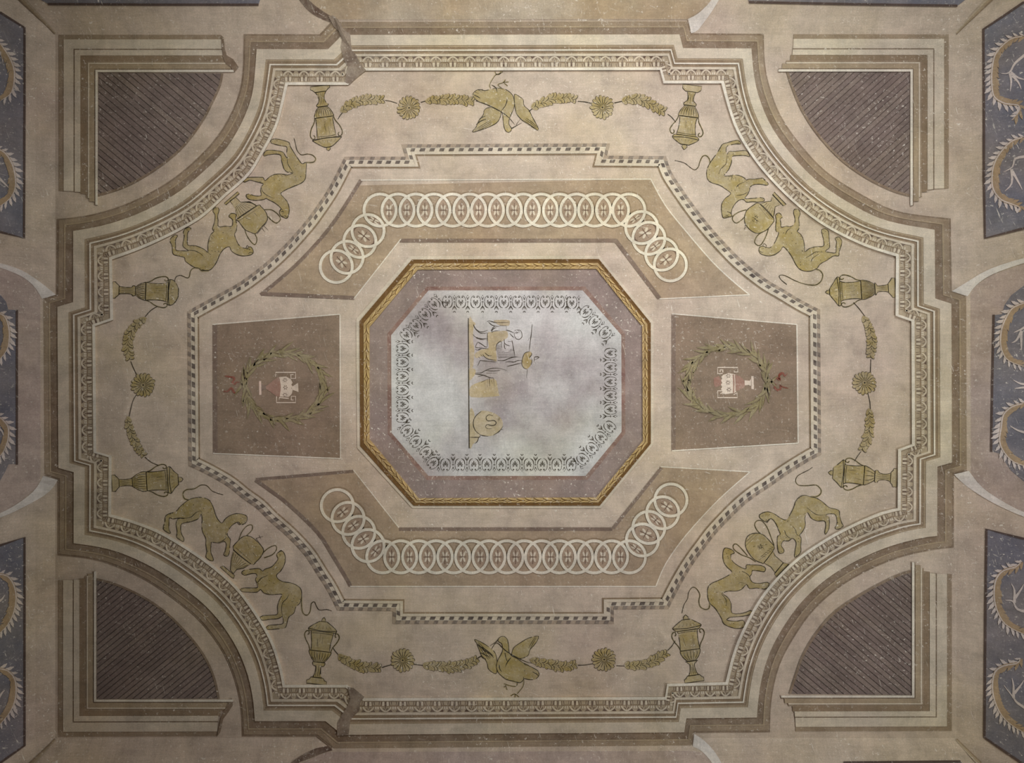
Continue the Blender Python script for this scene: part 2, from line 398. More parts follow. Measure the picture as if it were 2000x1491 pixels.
# worn returns painted dark as shadow, where the cornice breaks forward on its left side
b = MB().plate(T('641,31 651,30 660,38 672,58 684,67 687,98 696,108 703,124 715,137 696,152 682,165 673,160 676,147 680,130 672,118 668,104 665,92 668,78 662,62 652,52'), .0195, .01)
build(b, 'worn_shadow_return', 'worn', TR1)
b = MB().plate(T('679,1343 690,1344 712,1362 704,1372 701,1390 690,1400 684,1408 681,1436 658,1438 659,1412 668,1396 678,1382 684,1366'), .0195, .01)
build(b, 'worn_shadow_return', 'worn', TR1)

# ------------------------------------------------------------------ chequer border
KO = (T('366,608 402,588 455,559 480,543 520,512 554,480 576,456 600,428 620,400 640,370 658,336 673,306'),
      T('673,306 791,306'), T('791,306 784,282'), T('784,282 1192,280'), T('1192,280 1186,304'), T('1186,304 1301,305'),
      T('1301,305 1312,336 1334,370 1358,404 1386,440 1418,476 1452,510 1498,546 1527,563 1565,586 1602,605'), T('1602,605 1604,889'),
      T('1604,889 1582,900 1540,926 1500,954 1470,974 1444,996 1420,1020 1396,1046 1378,1070 1360,1094 1342,1122 1324,1154 1306,1190'),
      T('1306,1190 1199,1191'), T('1199,1191 1199,1219'), T('1199,1219 767,1219'), T('767,1219 767,1194'), T('767,1194 659,1193'),
      T('659,1193 638,1152 620,1124 600,1092 580,1068 556,1044 526,1018 502,994 474,974 444,950 400,925 368,910'), T('368,910 366,608'))
def corner_offset(segs, d):
    """inward mitred copies of every segment (clockwise on screen, inside on the right)"""
    S = [resample(smooth(s, n=5), n=40) if len(s) > 2 else list(s) for s in segs]
    out = []
    for i, s in enumerate(S):
        r = []
        for j, p in enumerate(s):
            if j == 0: a, c = S[i - 1][-2], s[1]
            elif j == len(s) - 1: a, c = s[j - 1], S[(i + 1) % len(S)][1]
            else: a, c = s[j - 1], s[j + 1]
            u = Vector((p[0] - a[0], p[1] - a[1])).normalized(); v = Vector((c[0] - p[0], c[1] - p[1])).normalized()
            n1, n2 = Vector((-u.y, u.x)), Vector((-v.y, v.x)); m = n1 + n2
            k = d / max(.35, (m.dot(n1)) / m.length) / m.length
            r.append((p[0] + m.x * k, p[1] + m.y * k))
        out.append(r)
    return out
def ringline(segs): 
    r = []
    for s in segs: r += s[:-1]
    return r + [r[0]]
KW = 23.0
lines = {t: corner_offset(KO, KW * t) for t in (0, .30, .33, .63, .66, .86, 1.0)}
def kb(t0, t1, h, mt, nm, par): return build(MB().strip(ringline(lines[t0]), ringline(lines[t1]), h, 0), nm, mt, par)
TR2 = tag(place('trim_2', None, None, P(990, 283)), 'outer chequered strip of grey and tan tiles around the inner field', 'border', kind='structure')
TR3 = tag(place('trim_3', None, None, P(990, 300)), 'inner chequered strip of dark and white tiles with pale fillet', 'border', kind='structure')
kb(0, .30, .003, 'check_tan', 'strip_bed', TR2)
kb(.30, .33, .005, 'white', 'joint', TR3); kb(.33, .63, .004, 'cream', 'strip_bed', TR3)
kb(.63, .86, .008, 'cream', 'fillet', TR3); kb(.86, 1.0, .003, 'shade_dark', 'shade_line', TR3)
def tileunit(nm, mt, hh, sk):
    return MB(True).plate([(-4.6 - sk, -hh), (4.6 - sk, -hh), (4.6 + sk, hh), (-4.6 + sk, hh)], .0022, 0).mesh(nm, [mt])
TU1, TU2 = tileunit('tile', 'check_grey', 2.9, -1.2), tileunit('tile', 'check', 3.0, -1.2)
for par, t, me, ph in ((TR2, .15, TU1, .62), (TR3, .48, TU2, .42)):
    for s in corner_offset(KO, KW * t):
        L_ = length(s); n = max(1, int(round(L_ / 18.6))); fn = resample(s, n=n * 20)
        for i in range(n):
            k = min(len(fn) - 2, max(1, int((i + ph) * 20))); p, q = fn[k - 1], fn[k + 1]
            unit('tile', me, par, fn[k], .0032 if par is TR2 else .0042, math.atan2(q[1] - p[1], q[0] - p[0]), (rnd.uniform(.85, 1.08), 1, 1))

# ------------------------------------------------------------------ coffers with chains of rings
def coffer(name, pts, label, mt, edges, h=.003):
    c = (sum(p[0] for p in pts) / len(pts), sum(p[1] for p in pts) / len(pts))
    t = thing(name, c, label, 'panel')
    build(MB().plate([q for a, b_ in zip(pts, pts[1:] + pts[:1]) for q in resample([a, b_], step=40)[:-1]], h, 0), 'field', mt, t)
    for k_, (e, wd, em) in enumerate(edges):
        build(MB().ribbon(e, wd, h + .0004 + .00008 * k_, sm=len(e) > 2, h0=h), 'edge_line', em, t)
    return t
aTL = smooth(T('509,576 544,548 580,516 610,485 640,450 670,408 705,352'), n=4)
aTR = smooth(T('1271,350 1300,402 1340,452 1390,510 1430,548 1464,576'), n=4)
CT = coffer('ring_panel', aTL[:-1] + aTR + T('1288,584 1202,467 783,467 691,584'), 'tan panel with linked rings between the swan garland and the gold octagon', 'coffer',
   [(T('509,576 544,548 580,516 610,485 640,450 670,408 705,352'), 7, 'coffer_edge'), (T('705,352 1271,350'), 2.2, 'white'), (T('1271,350 1300,402 1340,452 1390,510 1430,548 1464,576'), 2.2, 'white'),
    (T('1464,576 1288,584'), 2, 'white'), (T('1288,583 1202,469'), 8, 'coffer_edge'), (T('1204,470 781,470'), 7.5, 'coffer_edge'), (T('783,467 691,584'), 2, 'white'), (T('692,582 511,574'), 7.5, 'coffer_edge')])
aBL = smooth(T('684,1146 680,1136 650,1086 620,1040 564,986 530,960 499,938'), n=4)
aBR = smooth(T('1465,922 1428,954 1392,988 1338,1048 1300,1102 1281,1146'), n=4)
CB = coffer('ring_panel', T('690,918 779,1031 1195,1031 1290,912') + aBR + aBL, 'brown panel with linked rings between the gold octagon and the running ibis', 'coffer',
   [(T('684,1146 680,1136 650,1086 620,1040 564,986 530,960 499,938'), 7, 'coffer_edge'), (T('1281,1146 684,1146'), 2.2, 'white'), (T('1465,922 1428,954 1392,988 1338,1048 1300,1102 1281,1146'), 2, 'white'),
    (T('1290,912 1465,922'), 2, 'white'), (T('1292,914 1197,1033'), 6.5, 'coffer_edge'), (T('1196,1034 779,1034'), 7, 'coffer_edge'), (T('779,1031 690,918'), 2, 'white'), (T('500,937 690,921'), 6, 'coffer_edge')])
def annulus(ro, ri, h, h0, m, b, n=40, c=(0, 0)):
    A = [(c[0] + ro * math.cos(2 * math.pi * i / n), c[1] + ro * math.sin(2 * math.pi * i / n)) for i in range(n + 1)]
    B = [(c[0] + ri * math.cos(2 * math.pi * i / n), c[1] + ri * math.sin(2 * math.pi * i / n)) for i in range(n + 1)]
    b.strip(A, B, h, h0, m)
rb = MB(True); annulus(34, 28.6, .005, 0, 0, rb); annulus(36, 30, .0006, None, 1, rb, c=(.8, -1.4)); RING = rb.mesh('ring', ['ring', 'shade_dark'])  # offset brown ring is a painted shadow behind the pale one
def lens(hw, hh, n=8):
    top = [(hw * math.sin(math.pi * i / n), -hh * math.cos(math.pi * i / n)) for i in range(n + 1)]
    return top + [(-x, y) for x, y in reversed(top[1:-1])]
ab = MB(True).plate(lens(12.5, 25), .001, None, 1).plate(lens(10.5, 22), .002, None, 0); ALM = ab.mesh('almond', ['almond', 'almond_dark'])
fb = MB(True)
for s in (-1, 1):
    for q in (-1, 1): fb.disc((s * 2.9, q * 5.4), 2.0, .0022, ry=5.0, n=9, m=0, h0=0, rot=-s * q * .32)
    fb.ribbon([(s * 1, 0), (s * 7.5, 0)], 1.2, .0015, 1); fb.ribbon([(0, s * 1), (0, s * 14)], 1.0, .0026, 1)
fb.disc((0, 0), 1.5, .003, m=1); FLW = fb.mesh('flower', ['cream', 'almond_dark'])
def chain(par, cs):
    for i, c in enumerate(cs):
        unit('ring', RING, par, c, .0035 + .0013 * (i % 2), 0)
        if i:
            a = cs[i - 1]; m = lerp(a, c, .5); d = math.dist(a, c); s = max(.75, min(1.5, (28.6 - d / 2) / 11.0))
            al = unit('almond', ALM, par, m, .0035, math.atan2(c[1] - a[1], c[0] - a[0]), (s, 1, 1))
            fo = bpy.data.objects.new('flower', FLW); COL.objects.link(fo); fo.parent = al; fo.location = (0, 0, -.002)
chain(CT, T('657,521 678,503 703,472 719,451 742.5,411 777.5,411 812.5,411 847.5,411 884,411 917.5,411 952,411 987,411 1022,411 1057,411 1092.5,411 1126,411 1161,411 1196,411 1228,411 1253,445 1267,466 1292,497 1309,518'))
chain(CB, T('659,988 680,1013 701,1040 719,1066 747.7,1088 782.7,1088 817.7,1088 852,1088 886.3,1088 921,1088 955,1088 990,1088 1024,1088 1057.5,1088 1092.5,1088 1126,1088 1160.4,1088 1194.3,1088 1229,1088 1254.5,1055 1267,1030.5 1294,1002 1310,977'))
CLF = coffer('wreath_panel', T('415,634 664,614 665,896 416,886'), 'brown panel behind the wreath whose red ribbons hang towards the pale lunette', 'coffer_side',
   [(T('419.5,634 420.5,886'), 9, 'coffer_edge'), (T('415,634 664,614'), 2, 'white'), (T('664,614 665,896'), 2, 'white'), (T('665,896 416,886'), 2, 'white')])
CRT = coffer('wreath_panel', T('1312,613 1556.5,634 1559,866 1312,881'), 'brown panel behind the berried wreath and small white vase', 'coffer_side',
   [(T('1315.5,613 1315.5,881'), 8, 'coffer_edge'), (T('1312,613 1556.5,634'), 2, 'white'), (T('1556.5,634 1559,866'), 2.4, 'white'), (T('1559,866 1312,881'), 2.2, 'white')])

# ------------------------------------------------------------------ gold octagon
OA = T('804,506 1170,505 1272,630.5 1272,867 1171.5,989 807.5,989 702.5,872 701,627')
OG = T('816,527 1164.5,525.5 1254,637.5 1255.5,861.5 1164.5,972 818,973.5 722,858 722,639')
OP = T('837,567.5 1138,567.5 1213.5,655 1214,844 1143.5,930 837,930 765,846 764,655')
def octline(t, A=OA, B=OG):
    p = [lerp(a, b_, t) for a, b_ in zip(A, B)]; return p + [p[0]]
TR4 = tag(place('trim_4', None, None, P(985, 515)), 'gilded octagonal frame moulding carved with laurel leaves', 'frame', kind='structure')
build(MB().strip(octline(-.25), octline(.05), .006, 0), 'outer_fillet', 'cream', TR4)
build(MB().strip(octline(.05), octline(.16), .012, 0), 'dark_edge', 'gold_dark', TR4)
build(MB().strip(octline(.16), octline(.42), .009, 0), 'hollow', 'gold_dark', TR4)
build(MB().strip(octline(.42), octline(1), .013, 0), 'leaf_bed', 'gold', TR4)
lb = MB(True)
for s in (-1, 1):
    lb.plate([(-9, s * .3), (-4, s * 2.0), (2, s * 4.2), (9, s * 5.4), (6, s * 2.4), (0, s * .5)], .003, 0, 0)
    lb.ribbon([(-8, s * .2), (0, s * .6), (6, s * 2.4), (9.5, s * 5.6)], 1.3, .0035, 1, taper=1)
LAUREL = lb.mesh('laurel', ['gold_light', 'gold_dark'])
mid = octline(.70)
for i in range(8):
    L_ = length(mid[i:i + 2]); n = int(round(L_ / 17.5)); a, b_ = mid[i], mid[i + 1]
    for k in range(n):
        ang = math.atan2(b_[1] - a[1], b_[0] - a[0])
        if k >= n / 2: ang += math.pi
        unit('laurel_leaf', LAUREL, TR4, lerp(a, b_, (k + .5) / n), .0132, ang)
OCT = thing('octagon_panel', (985, 750), 'pale octagonal panel with palmette border inside the gilded frame', 'panel')
build(MB().strip(octline(0, OG, OP), octline(.82, OG, OP), .002, 0), 'mauve_field', 'mauve', OCT)
build(MB().strip(octline(.82, OG, OP), octline(1, OG, OP), .0028, 0), 'red_edge', 'redline', OCT)
build(MB().plate(OP, .003, 0), 'field', 'octagon', OCT)
pb = MB(True)
for s in (-1, 1):
    pb.ribbon([(s * 9.6, 0), (s * 8.6, 6.5), (s * 5.5, 10.5), (s * 1.8, 12)], 1.7, .001, 0, taper=1)
    pb.ribbon([(s * 9.6, -1), (s * 8.8, -7), (s * 5.8, -11), (s * 2.5, -12)], .9, .001, 0)
    for a in ((3.4, 4.4, 1.1, -.8), (5, 1.2, 1.9, -2.2), (4.6, -2.2, 2, -3.6)):
        pb.ribbon([(s * a[0], a[1]), (s * (a[0] + a[2]) / 2, (a[1] + a[3]) / 2), (s * a[2], a[3])], 1.5, .001, 0, taper=1)
    pb.disc((s * 3.0, -9.4), 1.7, .001, ry=1.2, n=8)
    pb.ribbon([(13.5, 8), (13.5 + s * 2.5, 12), (13.5 + s * 4.0, 15.5)], 1.7, .001, 0, taper=1)
    pb.ribbon([(13.5, -4), (13.5 + s * 1.4, -8), (13.5 + s * 3, -11)], 1.1, .001, 0, taper=1)
    pb.ribbon([(13.5 + s * .3, 18), (13.5 + s * 2.4, 20.5)], 1.4, .001, 0)
pb.ribbon([(0, 7.4), (0, 3), (0, -1.4)], 2.0, .001, 0, taper=1)
pb.ribbon([(13.5, -2), (13.5, 14)], .8, .001, 0); pb.ribbon([(11.3, 0), (15.7, 0)], .9, .001, 0); pb.disc((13.5, -12.2), 1.0, .001, n=6)
PALM = pb.mesh('palmette', ['ink'])
PB = thing('palmette_border', (985, 592), 'black stencilled palmette border running around the pale octagon', 'border')
rows = [(T('874,590 900,590 929,590 956,590 984,590 1010.5,590 1037.5,590 1065,590 1093,590 1117,591'), 0),
        (T('1144,609 1162,628 1182,650'), 47), (T('1192.5,690 1192.5,718 1192.5,746 1192.5,773 1192.5,800'), 90),
        (T('1191,834 1174,855 1156.5,876 1138,897'), 131), (T('1115.5,908 1087.5,908 1059.5,908 1033,908 1006,908 979,908 951,908 925.5,908 898.5,908 870,908'), 180),
        (T('846,905 832,884 812,863 795,842'), 231), (T('786,816 786,790 786,762 786,735.5 786,707.5 786,681'), 270), (T('793.5,654 812,636 830,614 848,594'), 313)]
for cs, ang in rows:
    for c in cs: unit('palmette', PALM, PB, c, .0032, math.radians(ang))

# ------------------------------------------------------------------ corner fans of slats
def fan(key, inner, outer, hend_o, hend_i, vend_o, vend_i, arc, ang, pitch, label, flabel, notch):
    arc = smooth(arc, n=4); poly = [inner] + arc
    c = (sum(p[0] for p in poly) / len(poly), sum(p[1] for p in poly) / len(poly))
    t = thing('slatted_fan', c, label, 'grille', 'slatted fans in the four corners')
    build(MB().plate(poly, .002, 0), 'backing', 'board_gap', t)
    nx, ny = -math.sin(ang), math.cos(ang)
    ds = [p[0] * nx + p[1] * ny for p in poly]; d = min(ds) + rnd.uniform(0, 3); i = 0
    while d < max(ds):
        q = clip(clip(poly, nx, ny, d + .8), -nx, -ny, -(d + pitch - .8)); d += pitch; i += 1
        if len(q) > 2 and abs(sum(a[0] * b[1] - b[0] * a[1] for a, b in zip(q, q[1:] + q[:1]))) > 30:
            build(MB().plate(q, .004 + rnd.uniform(0, .001), .002), 'slat', 'board' if rnd.random() < .6 else 'board_alt', t)
    build(MB().ribbon(arc, 4.5, .007, sm=False, h0=0), 'rim', 'brown_dark', t)
    # moulded frame: two mitred arms
    fr = tag(place(key, None, None, P(outer[0], outer[1])), flabel, 'frame', kind='structure')
    def prof(t_):      # broken ends step like a moulding profile
        k = 0.0
        for a, b_ in notch:
            if t_ >= a: k = b_
        return k
    for t0, t1, h, mt, nm in ((0, .12, .004, 'brown', 'outer_band'), (.12, .37, .008, 'cream', 'fascia'), (.37, .40, .006, 'brown_dark', 'groove'), (.40, .545, .010, 'cream', 'fascia'),
                          (.545, .69, .007, 'shade_dark', 'hollow'), (.69, .735, .006, 'brown', 'hollow'), (.735, .77, .011, 'cream', 'bead'), (.77, .90, .009, 'shade', 'ovolo'), (.90, .925, .006, 'brown_dark', 'groove'), (.925, .985, .013, 'white', 'inner_edge')):
        c0, c1 = lerp(outer, inner, t0), lerp(outer, inner, t1); tm = prof((t0 + t1) / 2)
        for eo, ei in ((hend_o, hend_i), (vend_o, vend_i)):
            horiz = eo is hend_o
            e = lerp(eo, ei, tm)
            e0 = (e[0], c0[1] + (eo[1] - outer[1]) * (1 - t0)) if horiz else (c0[0] + (eo[0] - outer[0]) * (1 - t0), e[1])
            e1 = (lerp(eo, ei, tm + .03)[0], c1[1] + (eo[1] - outer[1]) * (1 - t1)) if horiz else (c1[0] + (eo[0] - outer[0]) * (1 - t1), lerp(eo, ei, tm + .03)[1])
            build(MB().strip([c0, e0], [c1, e1], h, 0), nm, mt, fr)
    return t, fr
NOT = ((0, 0), (.3, .05), (.5, .2), (.62, .5), (.8, .75), (.9, 1))
D2R = math.radians
_, f1 = fan('trim_5', (192, 142), (115, 68), (432, 68), (456, 138), (115, 373), (189, 400), T('434,143.5 429,168 413,203 392,241.5 353.5,290.5 301,332.5 245,364 191,381.5'), D2R(40), 10.6,
    'dark slatted fan whose slats lean down towards the bent panther and spotted krater', 'two armed moulding with a dark shaded broken end around a slatted fan', NOT)
build(MB().plate(T('432,69 437,73 439,95 443,108 456,116 466,131 458,141 452,133 440,124 436,112 433,92'), .012, 0), 'shaded_broken_end', 'brown_dark', f1)  # end face painted dark as shadow
fan('trim_6', (1777, 141), (1853, 67), (1550, 67), (1521, 139), (1853, 368), (1779, 401), T('1538,140 1547,168 1566,213.5 1597.5,262.5 1643,311.5 1692,346.5 1741,371 1776,381.5'), D2R(-42), 9.6,
    'warm brown slatted fan beside the krater with the dark smudge on its bowl', 'two armed moulding around the warm brown slatted fan', NOT)
_, f3 = fan('trim_7', (189, 1366), (114, 1439), (424, 1438), (455, 1365), (114, 1134), (184.5, 1117), T('189,1132 227.5,1142.5 280,1167 325.5,1198.5 367.5,1240.5 399,1282.5 418,1324.5 427,1365'), D2R(-39), 9.0,
    'darkest purplish slatted fan below the two spotted panthers with a fluted krater', 'two armed moulding around the darkest slatted fan', NOT)
build(MB().plate(T('424,1438 430,1432 436,1405 446,1392 455,1378 453,1364 447,1370 440,1385 432,1400 428,1420'), .012, 0), 'shaded_broken_end', 'brown_dark', f3)  # shadow painted onto this end of the moulding
fan('trim_8', (1780, 1358), (1859, 1428), (1554, 1429), (1526, 1360), (1859, 1122), (1781, 1099), T('1780,1116 1744.5,1128.5 1685,1160 1632.5,1195 1597.5,1233.5 1569.5,1279 1554,1321 1543,1356'), D2R(40), 9.6,
    'grey brown slatted fan with a pale scuffed patch', 'two armed moulding around the scuffed grey slatted fan', NOT)

# ------------------------------------------------------------------ lunettes and soffit strips on the cove
def dens(p, st=25): return [q for a, b_ in zip(p, p[1:] + p[:1]) for q in resample([a, b_], step=st)[:-1]]
def fieldmesh(poly, h, step=16):
    """polygon laid on the curved cove as a fine grid of clipped cells"""
    b = MB(); xs = [p[0] for p in poly]; ys = [p[1] for p in poly]
    x = min(xs)
    while x < max(xs):
        y = min(ys); col = clip(clip(poly, 1, 0, x), -1, 0, -(x + step))
        while y < max(ys) and len(col) > 2:
            c = clip(clip(col, 0, 1, y), 0, -1, -(y + step)); y += step
            if len(c) > 2: b.plate(c, h, None)
        x += step
    return b
def lunette(poly, mt, label, strips):
    c = (sum(p[0] for p in poly) / len(poly), sum(p[1] for p in poly) / len(poly))
    t = thing('lunette', (min(1960, max(40, c[0])), min(1480, max(10, c[1]))), label, 'lunette', 'lunettes around the cove')
    build(fieldmesh(poly, .004), 'field', mt, t)
    for pts, m2 in strips:
        n = len(pts) // 2; A, B = resample(smooth(pts[:n]), n=14), resample(smooth(pts[n:]), n=14)
        build(MB().strip(A, B, .007, 0), 'soffit_strip', m2, t)
lunette(T('81,584 70,561 42,539 0,521 -70,505 -70,1020 0,1005 42,978 70,954 83,929'), 'lunette', 'grey lunette behind the dim blue scroll panel with the straight edge',
    [(T('109,576 78,551 42,528 0,514 -60,502') + T('82,584 67,560 42,540 0,523 -60,508'), 'soffit'), (T('113,938 95,962 52,988 0,1012 -60,1030') + T('84,930 70,955 42,979 0,1003 -60,1022'), 'soffit')])
lunette(T('1891,579 1905,559 1936,538 2000,516 2080,500 2080,1030 2000,1003 1952,977 1916,950 1892,920'), 'lunette', 'pinkish lunette behind the blue scroll panel with bright white leaves',
    [(T('1859,569 1884,554 1932,526 2000,504 2060,490') + T('1890,579 1905,559 1936,537 2000,514 2060,500'), 'soffit'), (T('1863,927 1890,952 1942,984 2000,1010 2060,1030') + T('1892,920 1916,950 1952,976 2000,1001 2060,1021'), 'soffit')])
lunette(T('650,38 600,0 560,-50 1420,-50 1388,5 1362,26 1343,37'), 'lunette_warm', 'warm brown lunette above the swan garland',
    [(T('1344,37 1362,28 1374,17 1387,3 1398,-20') + T('1350,65 1362,60 1376,42 1392,20 1416,-20'), 'soffit'), (T('650,33 634,24 612,8 598,-6 585,-20') + T('645,44 622,34 602,20 588,4 570,-20'), 'umber')])  # umber strip is the soffit painted as if in shadow
lunette(T('650,1466 618,1478 575,1500 540,1540 1440,1540 1395,1492 1378,1474 1352,1460'), 'lunette', 'mauve grey lunette below the running ibis',
    [(T('1356,1434 1376,1448 1395,1468 1410,1492 1425,1520') + T('1353,1459 1368,1466 1384,1482 1396,1500 1405,1520'), 'soffit'), (T('650,1466 630,1472 604,1482 580,1492 560,1510') + T('640,1458 618,1462 596,1472 574,1486 550,1505'), 'umber')])  # umber again paints the shadowed soffit, soffit the lit one

# ------------------------------------------------------------------ blue scroll panels on the cove
LF = smooth([(-.25, -.03), (.1, -.17), (.45, -.24), (.75, -.14), (1.08, .10), (.85, .12), (.62, .20), (.35, .15), (.0, .14)], True, 3)
def leafy(par, sp, side, size, h):
    pts = resample(smooth(sp, n=5), step=size * .62); n = len(pts)
    for i in range(0, n - 1):
        a, c = pts[max(0, i - 1)], pts[i + 1]; an = math.atan2(c[1] - a[1], c[0] - a[0]); g = .6 + .4 * math.sin(math.pi * (i + 1) / n)
        for s, m_, k, sp_ in ((-side, 'scroll_white', .95, .75), (side, 'scroll', 1.15, .5)):
            d = an + s * sp_ * rnd.uniform(.85, 1.15); q = size * k * g * rnd.uniform(.85, 1.15)
            x, y = pts[i][0] - math.sin(an) * s * 2.5, pts[i][1] + math.cos(an) * s * 2.5
            ux, uy = math.cos(d), math.sin(d); vx, vy = -uy * s, ux * s
            build(MB().plate([(x + ux * q * f_ + vx * q * w_, y + uy * q * f_ + vy * q * w_) for f_, w_ in LF], h + .0004 * (i % 3), h - .005), 'leaf', m_, par)
def blue(poly, label, edge, scrolls, twigs, group=None):
    c = (sum(min(1990, max(10, p[0])) for p in poly) / len(poly), sum(min(1480, max(5, p[1])) for p in poly) / len(poly))
    t = thing('scroll_panel', c, label, 'panel', 'blue panels on the cove')
    build(fieldmesh(poly, .006, 14), 'field', 'blue', t)
    build(MB().ribbon(edge, 4.5, .009, sm=False, h0=.004), 'border', 'blue_edge', t)
    for sp, side in scrolls:
        b = MB().ribbon(sp, 7.5, .013, 0, taper=1, h0=.006); b.ribbon([(x - 1.6 * (1 if side < 0 else -1), y) for x, y in sp], 2.6, .0136, 1, taper=1)  # thin white line is a highlight painted along the stem
        s = build(b, 'scroll', ['scroll', 'scroll_white'], t)
        leafy(s, sp, side, 17, .0112)
    for tw in twigs: build(MB().ribbon(tw, 6, .0105, taper=2, h0=.006), 'tendril', 'scroll_white', t)
O1 = (1880, 40, 3.39)
s1 = T('400,105 330,120 265,170 220,230 200,330 200,440 220,510 290,550 370,560 380,600 330,660', *O1); s2 = T('400,775 330,800 260,870 215,950 200,1040 210,1120 260,1185 330,1215 385,1240 375,1270', *O1)
tw1 = [T('430,215 350,280 310,345 255,350', *O1), T('315,350 322,410 315,470', *O1), T('330,365 370,410 388,455', *O1), T('430,900 350,915 330,970 270,1005', *O1), T('325,985 325,1080 280,1130', *O1), T('330,1000 370,1070 395,1120', *O1), T('320,345 370,380 430,395', *O1)]
blue(T('1920,57 2000,4 2080,-50 2080,425 2000,446 1923,466'), 'bright blue grey scroll panel beside the warm brown fan', T('2000,4 1921,57 1922,200 1922,350 1924,465 2000,446'), [(s1, -1), (s2, -1)], tw1)
O2 = (1880, 520, 3.24)
blue(T('1941,616 1957,614 1962,596 1975,577 2000,558 2080,535 2080,960 2000,941 1975,920 1960,898 1953,887 1937,882'), 'lobed blue scroll panel in the pinkish lunette', T('1941,615 1938,750 1936,883'),
     [(T('420,225 330,260 290,310 255,390 245,480 260,550 300,600 389,635', *O2), -1), (T('389,870 320,890 265,940 250,1020 240,1110 270,1180 330,1240 420,1270', *O2), -1)],
     [T('420,370 370,400 325,420', *O2), T('375,410 340,470 310,485', *O2), T('370,420 372,500 372,535', *O2), T('420,745 370,745 320,720', *O2), T('420,765 370,770 330,775', *O2), T('420,1060 350,1040 300,1010', *O2)])
O3 = (1880, 1020, 3.166)
blue(T('1926,1034 2000,1053 2080,1080 2080,1560 2000,1494 1922,1442'), 'blue grey scroll panel beside the scuffed grey fan', T('2000,1053 1927,1034 1925,1200 1923,1441 2000,1494'),
     [(T('365,250 330,280 260,300 215,350 200,430 210,520 250,610 310,660 400,700', *O3), -1), (T('360,850 340,875 260,890 205,930 190,1020 205,1110 250,1200 320,1265 400,1310', *O3), -1)],
     [T('420,560 340,540 310,490 265,485', *O3), T('320,500 320,420 300,380', *O3), T('325,470 360,420 378,385', *O3), T('420,1170 340,1120 310,1080 255,1010', *O3), T('315,1090 315,1010 305,965', *O3), T('320,1060 360,1010 378,980', *O3)])
O4 = (0, 40, 3.39)
blue(T('48,53 46,466 0,453 -70,432 -70,-20 0,24'), 'dim dark blue scroll panel beside the fan with the broken end', T('0,24 48,54 48,200 47,465 0,453'),
     [(T('-20,130 30,200 70,270 90,340 85,430 60,490 0,530', *O4), 1), (T('-20,850 30,880 75,950 95,1030 95,1110 60,1180 -20,1240', *O4), 1)], [T('-20,1030 30,1080 60,1110', *O4), T('-20,180 10,230 20,280', *O4)])
O5 = (0, 500, 2.983)
blue(T('33,606 33,907 17,907 10,922 0,940 -70,965 -70,545 0,575 12,590 16,605'), 'lobed dark blue scroll panel in the grey lunette', T('33,605 33,750 33,908'),
     [(T('-30,330 20,350 45,410 50,480 35,550 -20,620', *O5), 1), (T('-20,930 25,970 45,1010 40,1080 10,1150 -30,1190', *O5), 1)], [T('-20,1000 10,1020 25,1060', *O5)])
O6 = (0, 1020, 3.166)
blue(T('48,1050 48,1457 0,1491 -70,1540 -70,1085 0,1066'), 'darkest blue scroll panel beside the darkest fan', T('0,1066 48,1050 48,1200 48,1457 0,1491'),
     [(T('-30,320 40,335 80,390 95,470 80,560 40,640 -20,700', *O6), 1), (T('-30,905 40,920 85,970 95,1050 80,1130 40,1200 -20,1270', *O6), 1)], [T('-20,500 10,480 30,450', *O6), T('-20,1110 10,1060 30,1040', *O6)])
blue(T('95,8 505,9 525,-50 30,-50 80,0'), 'strip of blue panel above the fan with the broken end', T('94,8 300,9 505,9'), [], [])
blue(T('1463,4 1870,11 1885,0 1935,-45 1445,-45'), 'strip of blue panel above the warm brown fan', T('1463,4 1660,8 1870,11'), [], [])
blue(T('1648,1491 1876,1488 1950,1545 1630,1545'), 'strip of blue panel below the scuffed grey fan', T('1648,1490 1876,1488'), [], [])

# ------------------------------------------------------------------ painted animals
HM = .0016
def inkpart(par, strokes, wd=1.5, h=.0029, name='ink_lines', mt='ink', taper=1):
    b = MB()
    for s in strokes: b.ribbon(s, wd, h, jitter=.25, taper=taper)
    return build(b, name, mt, par)
def outline(b, poly, wd=1.35, h=.0029, m=0, gap=.35): b.ribbon(poly, wd, h, m, closed=True, sm=False, jitter=.35, gap=gap)
def panther(o, body, tail, inner, label):
    pts = smooth(T(body, *o), True, 3)
    c = (sum(p[0] for p in pts) / len(pts), sum(p[1] for p in pts) / len(pts))
    t = thing('painted_panther', c, label, 'panther', 'panthers holding the corner kraters')
    bd = build(MB().plate(pts, HM + .001, 0), 'body', 'ochre', t)
    b = MB(); outline(b, pts)
    for s in inner.split(';'):
        if s.strip(): b.ribbon(T(s, *o), 1.3, .0029, jitter=.25, taper=1)
    build(b, 'ink_lines', 'ink', t)
    tl = tail if isinstance(tail, list) else T(tail, *o)
    tp = build(MB().ribbon(tl, 4.2, HM, taper=2, h0=0), 'tail', 'ochre_pale', t)
    b = MB(); sm_ = smooth(tl); b.ribbon(sm_, 1.3, .0027, jitter=.3, sm=False)
    build(b, 'ink_lines', 'ink', tp)
    b = MB(); xs = [p[0] for p in pts]; ys = [p[1] for p in pts]; k = 0; g = 0
    while k < 34 and g < 2000:
        g += 1; p = (rnd.uniform(min(xs), max(xs)), rnd.uniform(min(ys), max(ys)))
        if inside(p, pts): b.disc(p, rnd.uniform(.5, .95), .0027, n=6); k += 1
    tag(build(b, 'spots', 'ink', t), kind='stuff')
A1, A2, A3, A4 = (300, 250, 5), (1300, 250, 5), (280, 940, 5), (1300, 900, 5)
